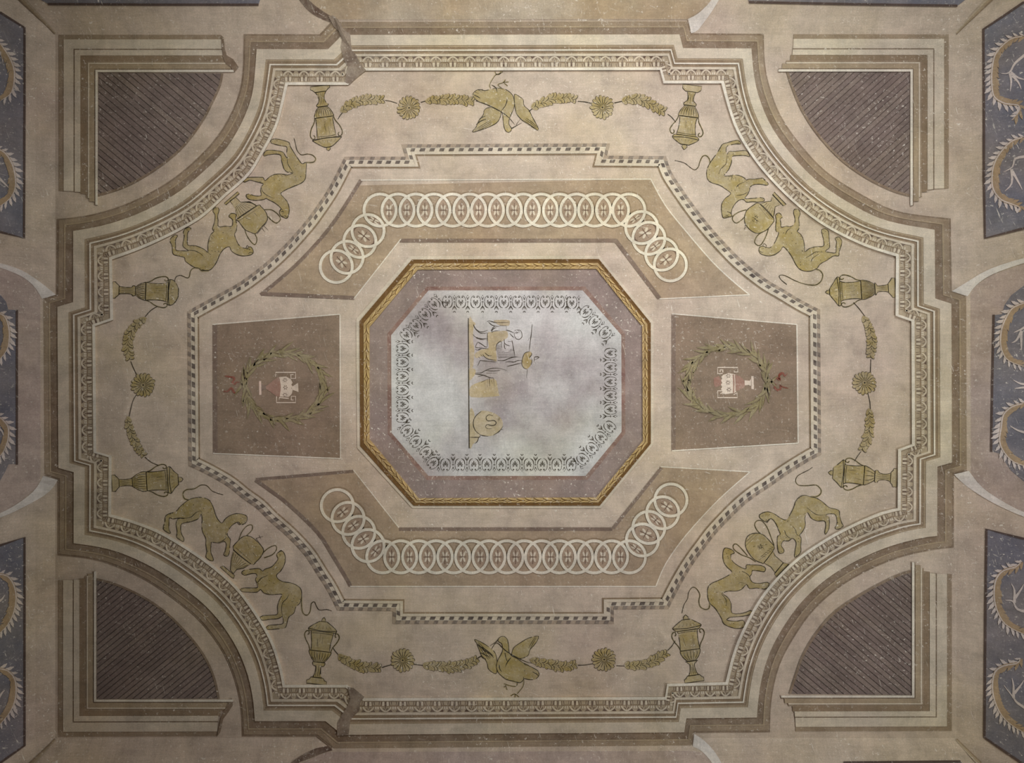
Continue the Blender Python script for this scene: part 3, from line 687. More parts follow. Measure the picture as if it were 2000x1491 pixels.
panther(A1, '1490,340 1488,430 1480,500 1440,540 1370,570 1300,600 1250,630 1245,650 1280,690 1310,730 1325,790 1320,840 1305,880 1270,875 1235,850 1230,810 1245,790 1225,765 1180,730 1130,705 1100,690 1070,700 1000,708 940,700 910,680 905,655 930,645 960,655 1000,665 1050,660 1045,610 1055,570 1070,545 1000,525 940,510 890,530 870,515 885,490 910,485 960,482 1040,482 1070,485 1090,515 1130,480 1180,455 1250,450 1310,460 1360,440 1320,435 1290,420 1270,390 1250,320 1240,265 1180,255 1110,265 1080,275 1075,255 1105,220 1180,220 1260,235 1285,270 1305,295 1300,240 1300,185 1250,175 1170,155 1145,140 1150,115 1200,108 1280,125 1325,145 1335,180 1370,240 1410,300 1450,350',
    '1490,338 1560,335 1582,300 1550,265 1500,255 1440,262 1400,215 1385,150 1370,100', '1200,455 1225,478;1240,455 1265,482;1280,460 1300,482;1050,570 1065,620 1110,660 1180,690;1305,300 1310,350 1340,400 1365,440;1240,820 1265,815 1275,830;1235,815 1245,790 1262,805;1258,835 1272,838;1250,866 1285,860 1305,878;905,655 925,662;910,672 930,676;872,512 890,508;880,524 898,520;1146,128 1165,128;1080,262 1098,258', 'ochre panther with bent hind legs stepping down the krater beside the shaded urn')
panther(A1, '740,1160 760,1200 800,1230 860,1250 930,1245 970,1225 970,1190 945,1160 910,1175 870,1170 830,1140 810,1100 790,1040 805,1010 815,950 800,890 805,845 760,835 735,865 770,895 765,960 700,960 635,965 630,900 625,860 640,800 620,775 590,785 580,815 600,850 595,920 575,985 590,1010 560,1040 540,1090 530,1150 530,1215 500,1190 450,1165 400,1150 335,1145 330,1080 335,1020 365,990 345,970 310,985 290,1020 300,1060 285,1140 300,1170 340,1200 280,1200 220,1195 215,1150 215,1090 235,1055 210,1045 175,1070 160,1105 180,1150 190,1230 240,1250 300,1265 310,1300 370,1345 420,1370 490,1390 545,1390 590,1350 625,1290 650,1230 690,1180',
    T('408,528.4 394,529 388,524 378,524 372,530 370,540 366,543 358,540 352,538 344,541 341,549'), '570,1045 597,1070;560,1065 582,1090;545,1100 570,1115;335,1195 400,1200 460,1230 500,1270;530,1215 560,1240;905,1185 930,1180 940,1195;905,1172 915,1148 932,1165;934,1186 948,1188;925,1228 950,1214 969,1226;590,785 600,805;605,780 612,800;742,860 760,862;320,985 330,1002;185,1070 196,1088', 'ochre panther with feet turned up and tail curling to the dim side urn')
panther(A2, '435,340 470,290 500,250 530,200 555,160 600,145 690,120 720,130 735,155 690,155 640,165 600,180 590,220 600,260 620,230 680,230 760,220 800,230 820,280 780,270 700,270 650,280 645,330 620,400 590,440 570,465 600,470 660,460 720,465 770,490 790,510 810,500 870,500 940,490 960,500 1000,540 990,560 930,550 860,555 825,580 820,610 800,650 775,690 820,690 880,685 920,680 960,690 960,715 900,725 850,720 790,725 765,700 720,705 680,740 650,790 640,840 650,860 620,870 570,880 555,860 545,800 550,740 580,690 620,660 635,635 590,600 530,560 450,535 410,500 400,440 410,390',
    '435,340 425,300 395,270 360,280 335,330 320,380 285,410 240,385 180,340 90,318', '610,480 650,472 640,510;680,480 690,515;720,490 715,520;690,580 720,550 790,520;600,270 590,350 540,400 520,450;690,660 760,650 810,620;600,850 620,845;600,818 630,828 642,846;590,848 606,852;568,868 600,860 626,868;960,505 985,530;945,698 960,702;715,138 700,142;805,262 790,258', 'ochre panther with long wavy tail beside the urn with beaded lid and smudged krater')
panther(A2, '1150,1160 1120,1200 1060,1240 1000,1250 940,1235 915,1210 915,1170 945,1155 980,1165 1020,1170 1060,1130 1090,1070 1105,1020 1080,1010 1075,960 1080,900 1075,850 1110,830 1140,870 1120,890 1125,930 1130,970 1180,960 1220,965 1255,940 1265,890 1250,830 1260,795 1300,800 1315,840 1300,880 1305,940 1300,990 1285,1010 1320,1040 1345,1090 1355,1150 1360,1210 1400,1180 1470,1160 1540,1155 1545,1100 1530,1040 1525,995 1560,985 1590,1010 1595,1060 1600,1120 1600,1170 1560,1205 1600,1215 1660,1220 1665,1160 1670,1110 1655,1080 1690,1065 1720,1100 1715,1150 1695,1210 1690,1250 1640,1250 1580,1290 1510,1330 1480,1370 1430,1395 1370,1400 1310,1380 1270,1330 1240,1270 1200,1210',
    T('1594,526 1602,529 1607,538 1603,550 1592,557 1572,555 1552,548 1532,538 1522,539 1526,547 1537,556'), '1170,1040 1190,1000 1230,975;1310,1060 1336,1062;1318,1085 1345,1090;1370,1270 1420,1240 1470,1210 1540,1215;1420,1310 1440,1270 1500,1230;950,1170 965,1185;950,1156 960,1130 985,1148 980,1166;940,1180 954,1184;918,1202 940,1216 957,1212;1085,840 1095,858;1270,800 1278,818;1540,992 1550,1010;1670,1075 1682,1092', 'ochre panther with four feet turned up beside the smudged krater and fluted side urn')
panther(A3, '440,185 500,165 570,160 640,185 680,250 710,340 740,390 770,410 800,370 850,335 910,318 970,325 1010,345 1010,390 990,415 950,425 930,400 890,415 850,450 820,510 830,545 850,570 845,630 840,700 820,735 785,720 800,680 810,620 790,590 740,605 690,600 665,600 660,640 660,700 680,750 680,780 640,770 610,740 620,690 610,620 610,560 580,500 570,430 575,380 565,320 540,365 470,395 380,415 365,450 370,510 395,560 390,590 350,570 325,545 330,490 320,420 340,370 400,365 350,360 290,370 255,360 250,420 250,470 265,510 230,500 195,465 210,400 215,350 240,325 320,295 360,250',
    '440,185 400,170 388,120 420,85 500,75 560,40 620,45 670,95 730,120 780,135', '400,365 470,350 510,310 560,290;730,600 780,580 810,550;560,290 575,320;940,370 965,365;985,360 1005,365;640,185 660,190;915,402 940,427 962,404;968,355 984,359;985,406 1001,386;800,715 812,728;625,755 640,765;340,555 355,566;215,480 232,492', 'spotted ochre panther standing upright with tail curved over its rump')
panther(A3, '1300,920 1340,880 1375,820 1388,750 1365,690 1330,690 1300,720 1315,760 1290,800 1250,840 1190,860 1165,880 1130,855 1060,860 990,870 960,895 990,920 1050,905 1100,905 1110,930 1095,960 1110,1000 1115,1040 1060,1045 990,1045 945,1055 965,1080 1030,1085 1110,1085 1145,1060 1180,1095 1250,1110 1330,1105 1355,1112 1330,1160 1310,1230 1310,1300 1250,1310 1180,1315 1140,1330 1160,1360 1240,1350 1310,1345 1345,1330 1360,1325 1365,1390 1300,1405 1230,1410 1200,1430 1220,1450 1300,1445 1380,1435 1400,1400 1420,1330 1470,1290 1490,1230 1530,1190 1545,1130 1540,1060 1500,1020 1440,995 1370,985 1320,960',
    '1545,1130 1545,1220 1560,1290 1600,1310 1630,1270 1640,1200 1670,1180 1690,1220 1720,1260 1790,1255 1840,1270', '1110,1000 1150,950 1210,925;1420,1110 1400,1150 1360,1190 1350,1260 1360,1320;1240,1088 1250,1110;1210,1085 1222,1104;1180,1030 1210,1010;1330,730 1345,715;1325,690 1345,676 1362,692;1324,714 1338,717;1304,736 1322,750;965,890 985,892;975,905 995,902;950,1058 970,1062;1205,1430 1225,1432', 'ochre panther climbing towards the fluted krater with thin tail above the footed urn')
panther(A4, '1420,355 1480,370 1540,410 1600,460 1690,485 1700,540 1720,610 1735,640 1690,670 1655,660 1675,610 1660,530 1600,520 1565,532 1595,550 1600,620 1590,680 1560,720 1555,690 1565,630 1550,590 1480,590 1420,560 1385,505 1360,560 1365,630 1340,690 1310,730 1325,760 1320,830 1320,890 1290,930 1260,940 1265,880 1275,800 1240,760 1200,785 1150,785 1130,830 1155,870 1150,900 1110,905 1095,860 1090,790 1095,740 1120,720 1105,680 1080,620 1040,570 1010,575 980,600 930,570 915,540 940,515 1000,500 1060,520 1120,560 1180,580 1220,520 1250,460 1270,400 1310,355 1360,340',
    '1420,355 1480,350 1515,320 1515,280 1470,240 1380,245 1300,240 1270,200 1290,150 1350,115 1400,90 1435,65', '1240,640 1270,680 1280,720 1310,740;1160,680 1180,730 1230,770;1380,460 1430,500 1480,530 1560,530;940,545 960,540;975,595 985,570;985,576 990,607 1020,572;938,540 954,543;922,560 948,574;1105,890 1118,898;1125,885 1138,895;1270,920 1285,928;1670,655 1685,662;1715,640 1728,645', 'ochre panther biting a krater handle with S curved tail reaching to the lidded urn')
panther(A4, '650,1090 600,1040 565,980 560,900 580,855 620,860 660,880 670,905 640,920 640,960 670,1000 730,1040 785,1058 790,1020 850,1020 930,1025 975,1050 965,1085 920,1080 850,1075 840,1110 822,1140 850,1190 920,1200 980,1190 1010,1200 1000,1240 960,1255 890,1245 820,1250 790,1210 740,1260 680,1275 610,1275 560,1300 610,1340 640,1400 650,1490 760,1490 830,1465 845,1495 760,1520 640,1530 615,1540 600,1560 690,1570 750,1560 775,1590 760,1630 680,1640 575,1600 545,1540 490,1450 430,1390 410,1310 415,1240 450,1200 520,1170 600,1130',
    '430,1390 425,1440 390,1455 340,1430 325,1370 335,1310 300,1250 260,1240 225,1290 215,1350 180,1410 160,1490', '545,1300 590,1360 595,1420;745,1080 800,1110 830,1150;720,1190 790,1200;605,880 625,875;630,920 660,905', 'orange tinted panther reaching up with looped tail above the striped fluted urn')
def bird(o, body, wings, strokes, legs, beak, label):
    t = thing('painted_bird', T(body, *o)[12], label, 'bird')
    for i, wg in enumerate(wings):
        pts = smooth(T(wg, *o), True, 3); wp = build(MB().plate(pts, HM - .0005 * i, 0), 'wing', 'ochre', t)
        b = MB(); outline(b, pts, 1.2, .0021)
        tip = max(pts, key=lambda p: math.dist(p, T(body, *o)[12])); root = min(pts, key=lambda p: math.dist(p, T(body, *o)[12]))
        dx, dy = tip[0] - root[0], tip[1] - root[1]; l = math.hypot(dx, dy)
        for k in (-4.5, -1.5, 1.5, 4.5):
            ox, oy = -dy / l * k, dx / l * k
            a, c = (root[0] + dx * .35 + ox, root[1] + dy * .35 + oy), (root[0] + dx * .92 + ox * .6, root[1] + dy * .92 + oy * .6)
            if inside(a, pts) and inside(c, pts): b.ribbon([a, (lerp(a, c, .5)[0] + ox * .2, lerp(a, c, .5)[1] + oy * .2), c], 1.1, .0022, taper=1)
        build(b, 'ink_lines', 'ink', wp)
    pts = smooth(T(body, *o), True, 3)
    build(MB().plate(pts, HM + .001, 0), 'body', 'ochre', t)
    b = MB(); outline(b, pts, 1.3, .0029)
    for s in strokes.split(';'): b.ribbon(T(s, *o), 1.9, .0030, jitter=.2, taper=1)
    build(b, 'ink_lines', 'ink', t)
    for lg in legs:
        b = MB(); 
        for s in lg.split(';'): b.ribbon(T(s, *o), 2.2, HM, h0=0, m=0); b.ribbon([(x + .9, y) for x, y in T(s, *o)], .9, .0026, m=1)
        build(b, 'leg', ['ochre', 'ink'], t)
    build(MB().ribbon(T(beak, *o), 2.6, .0031, taper=2), 'beak', 'ink', t)
bird((890, 130, 10), '330,550 370,490 450,450 570,470 680,445 800,420 930,435 1030,480 1110,560 1145,680 1140,800 1090,920 1050,1020 1040,1120 1080,1190 1090,1240 1040,1285 980,1260 945,1180 925,1020 915,920 880,880 760,810 600,740 440,680 350,600',
     ('880,880 870,990 800,1100 650,1180 430,1260 325,1275 400,1180 450,1060 540,940 560,850 650,800 760,820', '1150,540 1250,590 1320,650 1335,760 1430,850 1490,970 1550,1080 1615,1210 1590,1240 1450,1150 1300,1050 1200,940 1170,850 1150,700'),
     '1005,630 995,700 960,780 885,875;390,670 600,740 880,880 1050,1010 1160,1145;1180,1140 1260,1030;1430,870 1510,810;340,545 430,590 480,620;360,490 450,530;430,450 520,500;510,445 570,480;700,360 780,410 810,500;450,1060 500,1000 590,965;400,1140 480,1070 600,1025',
     ('680,430 660,350 760,180 840,140;760,100 790,150 850,150 880,90;850,150 915,100', '890,420 820,355 930,310 965,255;930,310 1030,300;940,320 1010,380'), '1085,1215 1180,1160 1290,1100', 'ochre swan hanging head down with spread wings between two garlands')
bird((900, 1225, 10), '730,240 790,190 860,195 910,250 935,370 945,500 1000,570 1100,620 1200,690 1330,760 1480,840 1525,900 1515,970 1440,1025 1330,1030 1240,1010 1210,1050 1150,1090 1030,1060 900,1030 800,960 720,870 695,750 730,640 790,530 820,440 800,330 740,290',
     ('270,245 420,310 600,430 680,530 710,680 700,900 620,890 540,820 520,730 480,640 400,550 360,450 310,320', '1000,500 1040,400 1150,320 1300,230 1430,190 1520,185 1490,280 1420,370 1350,450 1320,550 1240,600 1130,620 1010,560'),
     '600,440 705,310 880,470 1100,600 1300,690 1400,710;330,620 410,575;860,500 880,600 910,680;980,600 910,690 870,780;750,740 760,820 800,880;1230,720 1290,770;1400,880 1480,920 1510,960;1240,870 1260,840;330,340 420,420 490,490;380,500 480,550 560,590;400,390 520,470 640,570;430,450 560,520 650,610;390,560 440,610 500,630',
     ('1215,980 1225,1090 1200,1180 1095,1310;970,1350 1050,1310 1130,1370;1060,1320 1050,1400', '950,1040 1090,1090 1070,1160 960,1150 840,1110;870,1150 900,1230;880,1140 840,1180'), '735,245 680,300 570,370', 'ochre running ibis with raised wings and a cord in its beak')

# ------------------------------------------------------------------ urns
def urn(foot, tip, sec, label, group=None, flutes=4, name='painted_urn'):
    ln = math.dist(foot, tip); ax = ((tip[0] - foot[0]) / ln, (tip[1] - foot[1]) / ln); nx = (-ax[1], ax[0])
    def q(s, w_): return (foot[0] + ax[0] * s + nx[0] * w_, foot[1] + ax[1] * s + nx[1] * w_)
    t = thing(name, foot, label, 'urn', group)
    for k, (nm, pr) in enumerate(sec):
        left = [(s, -w_) for s, w_ in pr]; right = [(s, w_) for s, w_ in reversed(pr)]
        if nm in ('bowl', 'neck', 'lid', 'stem') and len(pr) > 2: left, right = smooth(left, n=3), smooth(right, n=3)
        poly = [q(*p) for p in left + right]
        part = build(MB().plate(poly, HM + .0006 * (k % 2), 0), nm, 'ochre' if nm != 'base' else 'ochre_pale', t)
        b = MB(); outline(b, poly, 1.35, .0025, gap=.2)
        s0, s1_ = pr[0][0], pr[-1][0]
        if nm == 'bowl':
            for i in range(-flutes + 1, flutes):
                f_ = i / flutes; b.ribbon([q(s0 + 1, f_ * pr[0][1]), q((s0 + s1_) / 2, f_ * pr[len(pr) // 2][1] * .95), q(s1_ - 1.5, f_ * pr[-1][1])], 1.1, .0025, jitter=.3, taper=1)
        if nm == 'stem':
            for i in (-.4, .05, .45): b.ribbon([q(s0 + 2, i * pr[0][1]), q((s0 + s1_) / 2, i * pr[len(pr) // 2][1]), q(s1_ - 3, i * pr[-1][1])], .9, .0025, taper=1)
        if nm == 'neck':
            for i in range(5):
                f_ = rnd.uniform(-.8, .8); a = rnd.uniform(.1, .5); b.ribbon([q(s0 + (s1_ - s0) * a, f_ * 15), q(s0 + (s1_ - s0) * (a + .4), f_ * 15 + rnd.uniform(-3, 3))], 1.0, .0025, taper=1)
            b.ribbon([q(s1_ - 4, -pr[-1][1] * .9), q(s1_ - 3, 0), q(s1_ - 4, pr[-1][1] * .9)], 1.1, .0025)
        if nm == 'lid':
            mxs = max(pr, key=lambda v: v[1]); b.ribbon([q(mxs[0], -mxs[1]), q(mxs[0] - 2.5, 0), q(mxs[0], mxs[1])], 1.5, .0025)
            for i in (-.6, -.3, 0, .3, .6): b.ribbon([q(mxs[0] + 1.5, i * mxs[1]), q((mxs[0] + s1_) / 2, i * mxs[1] * .7)], 1.0, .0025, taper=1)
        build(b, 'ink_lines', 'ink', part)
    d = dict(sec); nb = d['bowl'][-1]; top = d['neck'][-1]
    for s in (-1, 1):
        pth = [q(nb[0], s * nb[1] * .95), q(nb[0] + 9, s * (nb[1] + 2)), q(nb[0] + 20, s * (nb[1] + 9)), q(top[0] - 9, s * (nb[1] + 12.5)), q(top[0] - 2, s * (nb[1] + 10)), q(top[0] - 1, s * (nb[1] + 5)), q(top[0] - 6, s * (nb[1] + 4)), q(top[0] - 8, s * (nb[1] + 6.5))]
        build(MB().ribbon(pth, 3.0, HM - .0008, 0, h0=0).ribbon(pth, 1.4, .0022, 1, jitter=.3), 'handle', ['ochre_pale', 'ink'], t)
def S(**k): return [(n, [tuple(map(float, v.split(':'))) for v in s.split()]) for n, s in k.items()]
GU = 'urns standing on the cornice'
urn((624.5, 167.5), (642, 295), S(base='0:19 6:19 7:16 12:11', stem='12:11 18:7 27:5.5 34:8 38:12 41:9', bowl='41:8 48:14 58:18.5 62:19', neck='62:16.5 80:17 103:19', lid='103:26 105:28.5 112:20 119:10 121:4', finial='121:3 125:4 128:.5'), 'ochre lidded urn with scratched neck under the worn shadow-painted cornice break', GU)
urn((1352.5, 166.5), (1336, 293.5), S(base='0:19 8:18 9:17 13:12', stem='13:8 22:6 30:6 34:10 36:12 40:12', bowl='40:9 48:15 56:19 62:20', neck='62:17 75:15.5 78:16 86:16.5 99:19', lid='99:22 105:26 112:17 117:8', finial='117:3 121:5.5 127:.5'), 'ochre lidded urn with pale wave band and beaded foot', GU)
urn((219.5, 566.5), (348, 572), S(base='0:16 6:16 7:14 13:9', stem='13:9 15:7 30:6 38:7 40:10 45:9', bowl='45:7 52:13 62:17 65:18', neck='65:17 85:16 100:17 109:20', lid='109:24 112:25 118:24 124:18 129:8'), 'dim olive urn lying below the tail of the feet up panther', GU)
urn((218.5, 944.5), (357, 936.5), S(base='0:16 7:16 8:14 14:8', stem='14:7 25:6 38:7 40:9', bowl='40:8 50:15 60:19 68:19', neck='68:18 90:18 109:20', lid='109:24 115:26 122:17 130:10', finial='130:5 136:4 139:.5'), 'dim olive urn with blackened shoulder above the upright spotted panther', GU)
urn((1749, 562), (1614, 571), S(base='0:19 7:19 8:16 14:9', stem='14:8 20:6 34:6 38:11 40:12', bowl='40:8 46:13 58:18 67:19', neck='67:17 85:16 100:17 108:20', lid='108:27 113:28 120:18 126:10 129:5', finial='129:4 134:3 137:.5'), 'ochre urn with close fluted bowl and flaked body', GU, 6)
urn((1753.5, 934), (1618, 923.5), S(base='0:18 9:18 10:14 14:10', stem='14:8 25:5.5 36:7 40:12 45:11', bowl='45:8 52:13 62:18 66:19', neck='66:19 85:17 100:17.5 105:20', lid='105:25 109:27 117:19 127:11', finial='127:4 131:4.5 136:.5'), 'ochre urn with scalloped swags and round knob', GU, 2)
urn((618, 1337), (633, 1207), S(base='0:19.5 7:19.5 8:15 13:12', stem='13:9 20:6 34:5 36:10 40:12 43:12', bowl='43:9 50:15 60:21 65:21.5', neck='65:18 80:18.5 95:21 103:22', lid='103:25 107:28 113:22 120:12 123:7', finial='123:4 128:3 131:.5'), 'upright olive urn with domed lid and dark leafy bowl', GU)
urn((1356.5, 1332.5), (1338.5, 1201), S(base='0:19 7:19 8:16 13:12', stem='13:10 20:6 33:4.5 38:8 41:12', bowl='41:7 48:14 57:19 63:19.5', neck='63:19 80:18 95:18.5 102:20', lid='102:22 108:28 112:25 120:13 123:8', finial='123:5 128:4.5 132:.5'), 'upright olive urn with dark vertical stripes on its neck', GU, 3)

def krater(o, foot, stem, bodyp, handles, strokes, label, smudge=None):
    c = T(bodyp, *o); cc = (sum(p[0] for p in c) / len(c), sum(p[1] for p in c) / len(c))
    t = thing('painted_krater', cc, label, 'urn', 'kraters in the four corners')
    for nm, s, mt, k in (('foot', foot, 'ochre', 0), ('stem', stem, 'ochre_pale', 1), ('bowl', bodyp, 'ochre', 2)):
        pts = T(s, *o); pts = smooth(pts, True, 3) if nm == 'bowl' else pts
        p_ = build(MB().plate(pts, HM + .0005 * k, 0), nm, mt, t); b = MB(); outline(b, pts, 1.35, .0028, gap=.2); build(b, 'ink_lines', 'ink', p_)
    for h in handles: build(MB().ribbon(T(h, *o), 2.8, HM - .001, 0, h0=0).ribbon(T(h, *o), 1.3, .0021, 1, jitter=.3), 'handle', ['ochre_pale', 'ink'], t)
    b = MB()
    for s in strokes.split(';'): b.ribbon(T(s, *o), 1.5, .0029, jitter=.3, taper=1)
    if smudge:
        for _ in range(16):
            p = (smudge[0] + rnd.gauss(0, 4), smudge[1] + rnd.gauss(0, 4)); a = rnd.uniform(0, 6.3)
            b.ribbon([p, (p[0] + 4 * math.cos(a), p[1] + 4 * math.sin(a))], 1.8, .0031, taper=1)
    tag(build(b, 'decoration', 'ink', t), kind='stuff')
def hatch(a0, a1, b0, b1, n): return ';'.join('%.1f,%.1f %.1f,%.1f' % (a0[0] + (a1[0] - a0[0]) * i / (n - 1), a0[1] + (a1[1] - a0[1]) * i / (n - 1), b0[0] + (b1[0] - b0[0]) * i / (n - 1), b0[1] + (b1[1] - b0[1]) * i / (n - 1)) for i in range(n))
krater(A1, '690,735 820,622 838,642 770,700 705,752', '745,715 800,675 850,725 940,720 1010,760 820,890 800,800 770,745', '1010,760 1050,770 1100,830 1110,900 1060,960 1000,1030 950,1020 890,990 830,910 818,888',
       ('1080,800 1150,800 1210,840 1240,890 1200,930 1150,900 1100,850', '890,990 910,1050 950,1110 990,1140 1010,1090 990,1035', '1030,780 960,735 890,725'), hatch((800, 770), (860, 725), (840, 880), (980, 775), 7) + ';830,910 1040,775;1060,965 1110,920;1010,1035 1100,930;1080,960 1120,1000;1060,980 1090,1020;900,880 950,900;985,830 1010,860', 'small ochre krater tilted between the bent panther and the feet up panther')
krater(A2, '1060,625 1178,748 1150,762 1045,650', '1045,655 1130,745 1070,770 1060,850 1052,880 920,740 970,722 1030,715', '920,740 1055,880 1030,950 980,1000 900,1030 830,1000 780,940 770,880 790,810 850,760',
       ('790,800 720,820 660,860 655,900 690,930 740,900 770,870', '1000,990 940,1020 890,1060 870,1120 920,1150 970,1080 1005,985'), hatch((975, 725), (1065, 790), (930, 745), (1050, 870), 7) + ';950,790 1040,890;905,760 1010,890;780,940 770,1000;790,970 760,990', 'round ochre krater with a dark smudge between the two orange toned panthers', (1474, 428))
krater(A3, '750,840 780,828 892,922 880,952 860,940', '850,870 860,760 880,675 1050,810 980,850 910,865 880,905', '880,670 920,590 980,540 1040,540 1100,580 1170,660 1160,720 1100,790 1050,810',
       ('930,580 960,500 1010,440 1060,430 1060,480 1000,540', '1060,810 1130,760 1170,700 1230,650 1290,630 1300,670 1260,720 1180,750'), hatch((880, 700), (1020, 820), (865, 830), (910, 860), 8) + ';900,650 1060,790;1010,580 1030,650;1080,640 1110,640;1070,700 1100,740;1100,560 1160,640;1130,530 1150,570;1100,560 1170,540', 'ochre krater with striped fluted foot between the two spotted panthers')
krater(A4, '1062,1110 1150,998 1205,1012 1085,1135', '960,1000 1050,885 1070,930 1150,1000 1070,1095 1030,1040', '940,1000 870,970 810,900 780,830 790,760 830,720 900,710 960,730 1020,790 1060,840 1050,880 960,1000',
       ('1060,830 1030,750 990,650 940,590 890,590 870,630 900,690 950,730', '800,930 740,860 690,815 660,830 670,870 740,920 820,950 880,990'), hatch((1055, 850), (975, 940), (1020, 840), (940, 930), 6) + ';930,940 1050,840;910,975 1060,860;790,790 870,715;785,830 900,720', 'ochre krater with dark leaf mark between the biting and the reaching panther', (1486, 1068))

# ------------------------------------------------------------------ garlands, cords and rosettes
gl = MB(True).plate([(-7, 0), (-3, -2.8), (2.5, -3.2), (6, -1.6), (7.5, .5), (5, 2.4), (0, 3.0), (-4, 2.2)], .0022, 0, 0)
gl.ribbon([(-3, -2.9), (2.5, -3.3), (6.2, -1.7), (7.7, .5), (5.2, 2.5)], 1.1, .0026, 1, taper=1); gl.ribbon([(-4, 0), (3, .2)], .8, .0026, 1, taper=1)
GLEAF = gl.mesh('garland_leaf', ['ochre', 'ink'])
def garland(sp, cords, label, wd=9.0):
    t = thing('painted_garland', sp[len(sp) // 2], label, 'garland', 'garlands strung between the urns')
    line = resample(smooth(sp, n=6), step=6.2); n = len(line)
    build(MB().ribbon(line, wd * 1.5, HM - .001, sm=False, taper=1, h0=0), 'stem', 'ochre', t)
    for i in range(n - 1):
        a = math.atan2(line[i + 1][1] - line[i][1], line[i + 1][0] - line[i][0])
        r = wd * (.35 + .65 * math.sin(math.pi * (i + 1) / (n + 1)))
        for s in (-1, 1):
            k = rnd.uniform(.35, .8); c = (line[i][0] - math.sin(a) * s * r * k, line[i][1] + math.cos(a) * s * r * k)
            unit('leaf', GLEAF, t, c, .0016 + .0005 * ((i * 2 + s) % 3), a + s * rnd.uniform(.35, .9), (rnd.uniform(.85, 1.1), rnd.uniform(.9, 1.25) * (s if s > 0 else -1), 1))
    for c in cords: build(MB().ribbon(c, 1.5, .003, h0=0, jitter=.2), 'cord', 'ink', t)
garland(T('669.6,216 685,203.6 706,197 728,194.5 751,195'), [T('660,233 664,226 670,219'), T('752,196 764,198 776,202')], 'leafy ochre garland tied to the urn with the scratched neck')
garland(T('836,197 860,194.5 888,195 909,196.6 927,199'), [T('822,200 829,198 837,197')], 'flaked ochre garland running to the tail of the swan')
garland(T('1043,209 1058,201 1074,196 1107.5,191 1127,194'), [T('1033,218 1044,209'), T('1128.5,198 1142,199 1156,202')], 'ochre garland beside the wing tip of the swan')
garland(T('1219.5,196 1247.5,194 1272,205 1300,219'), [T('1200,201 1219,197'), T('1304,223 1312,229 1320,239')], 'drooping ochre garland tied to the urn with the wave band')
garland(T('665,1282 680,1293 702.5,1301.5 725,1304.5 744.5,1304'), [T('650,1265 656,1274 665,1283'), T('746,1304.5 757,1301 769,1298')], 'ochre garland rising to the domed urn with the leafy bowl')
garland(T('831.5,1300 860,1302 890,1303 917,1295.5 933,1286'), [T('809,1298 830,1301'), T('933,1286 941,1281')], 'ochre garland reaching the folded wing of the ibis')
garland(T('1041,1291 1072.5,1298 1100.5,1302 1127,1298'), [T('1128.5,1300 1143,1299.5 1157,1297')], 'ochre garland held by the cord from the ibis beak')
garland(T('1224,1300 1249,1300 1273,1293 1291,1282 1303.6,1273'), [T('1204,1301 1222,1301.6'), T('1303.6,1271.5 1312,1263 1319,1252')], 'ochre garland rising to the urn with dark vertical stripes')
garland(T('280.7,624 262,639 250.7,663 250.7,686 255.4,704'), [T('307,599 294,607 281,622'), T('255.4,706 261,720 268.5,735')], 'dim olive garland tied to the urn below the feet up panther')
garland(T('250.7,819 254.4,842 265.7,866 282.6,892'), [T('267.6,770 259,785 251.6,817'), T('283,893 295,903 309,909')], 'dim olive garland tied to the urn with blackened shoulder', 7)
garland(T('1688.9,622 1698,642.6 1702,672.6 1700,700'), [T('1667,591 1678,603 1690,619'), T('1701,702 1700,728')], 'olive garland tied to the urn with the close fluted bowl', 8)
garland(T('1698,804 1698,830.5 1694.5,857 1683,881'), [T('1695,768 1699,785 1700,803'), T('1682,882 1676,890 1669,901')], 'olive garland tied to the urn with scalloped swags', 8)
pt = MB(True).plate([(2, -.6), (12, -2.0), (20, -3.3), (23.5, -2.2), (25, 0), (23.5, 2.2), (20, 3.3), (12, 2.0), (2, .6)], .002, 0, 0)
pt.ribbon([(14, -3.2), (20, -3.8), (24, -2.4), (25, 0), (24, 2.4)], 1.1, .0025, 1, taper=1); pt.ribbon([(4, .9), (12, 2.0), (19, 3.2)], 1.1, .0028, 1, taper=1)
PETAL = pt.mesh('petal', ['ochre', 'ink'])
def rosette(c, label, r=24.0, n=18):
    t = thing('painted_rosette', c, label, 'rosette', 'rosettes on the garland cords')
    for i in range(n): unit('petal', PETAL, t, c, .0015 + .0006 * (i % 2), 2 * math.pi * i / n, (r / 25 * rnd.uniform(.9, 1.04), 1.0, 1))
    build(MB().disc(c, 3.2, .0032, n=10, h0=.002), 'centre;570,860 580,843 602,856;614,878 628,880;638,916 662,899;955,1055 972,1060;950,1072 968,1074;990,1205 1004,1222;760,1600 745,1622', 'ink', t)
rosette((799, 211), 'ochre daisy rosette between the scratched urn garland and the flaked garland')
rosette((1176.5, 210), 'ochre daisy rosette between the wing tip garland and the drooping garland')
rosette((786.5, 1290), 'ochre rosette with twisted petals on the ibis cord towards the domed urn')
rosette((1180, 1288.5), 'ochre rosette with dark centre on the ibis cord towards the striped urn')
rosette((280, 752.5), 'dim olive rosette between the two dim olive garlands')
rosette((1688.5, 748), 'olive rosette between the fluted urn and swagged urn garlands')

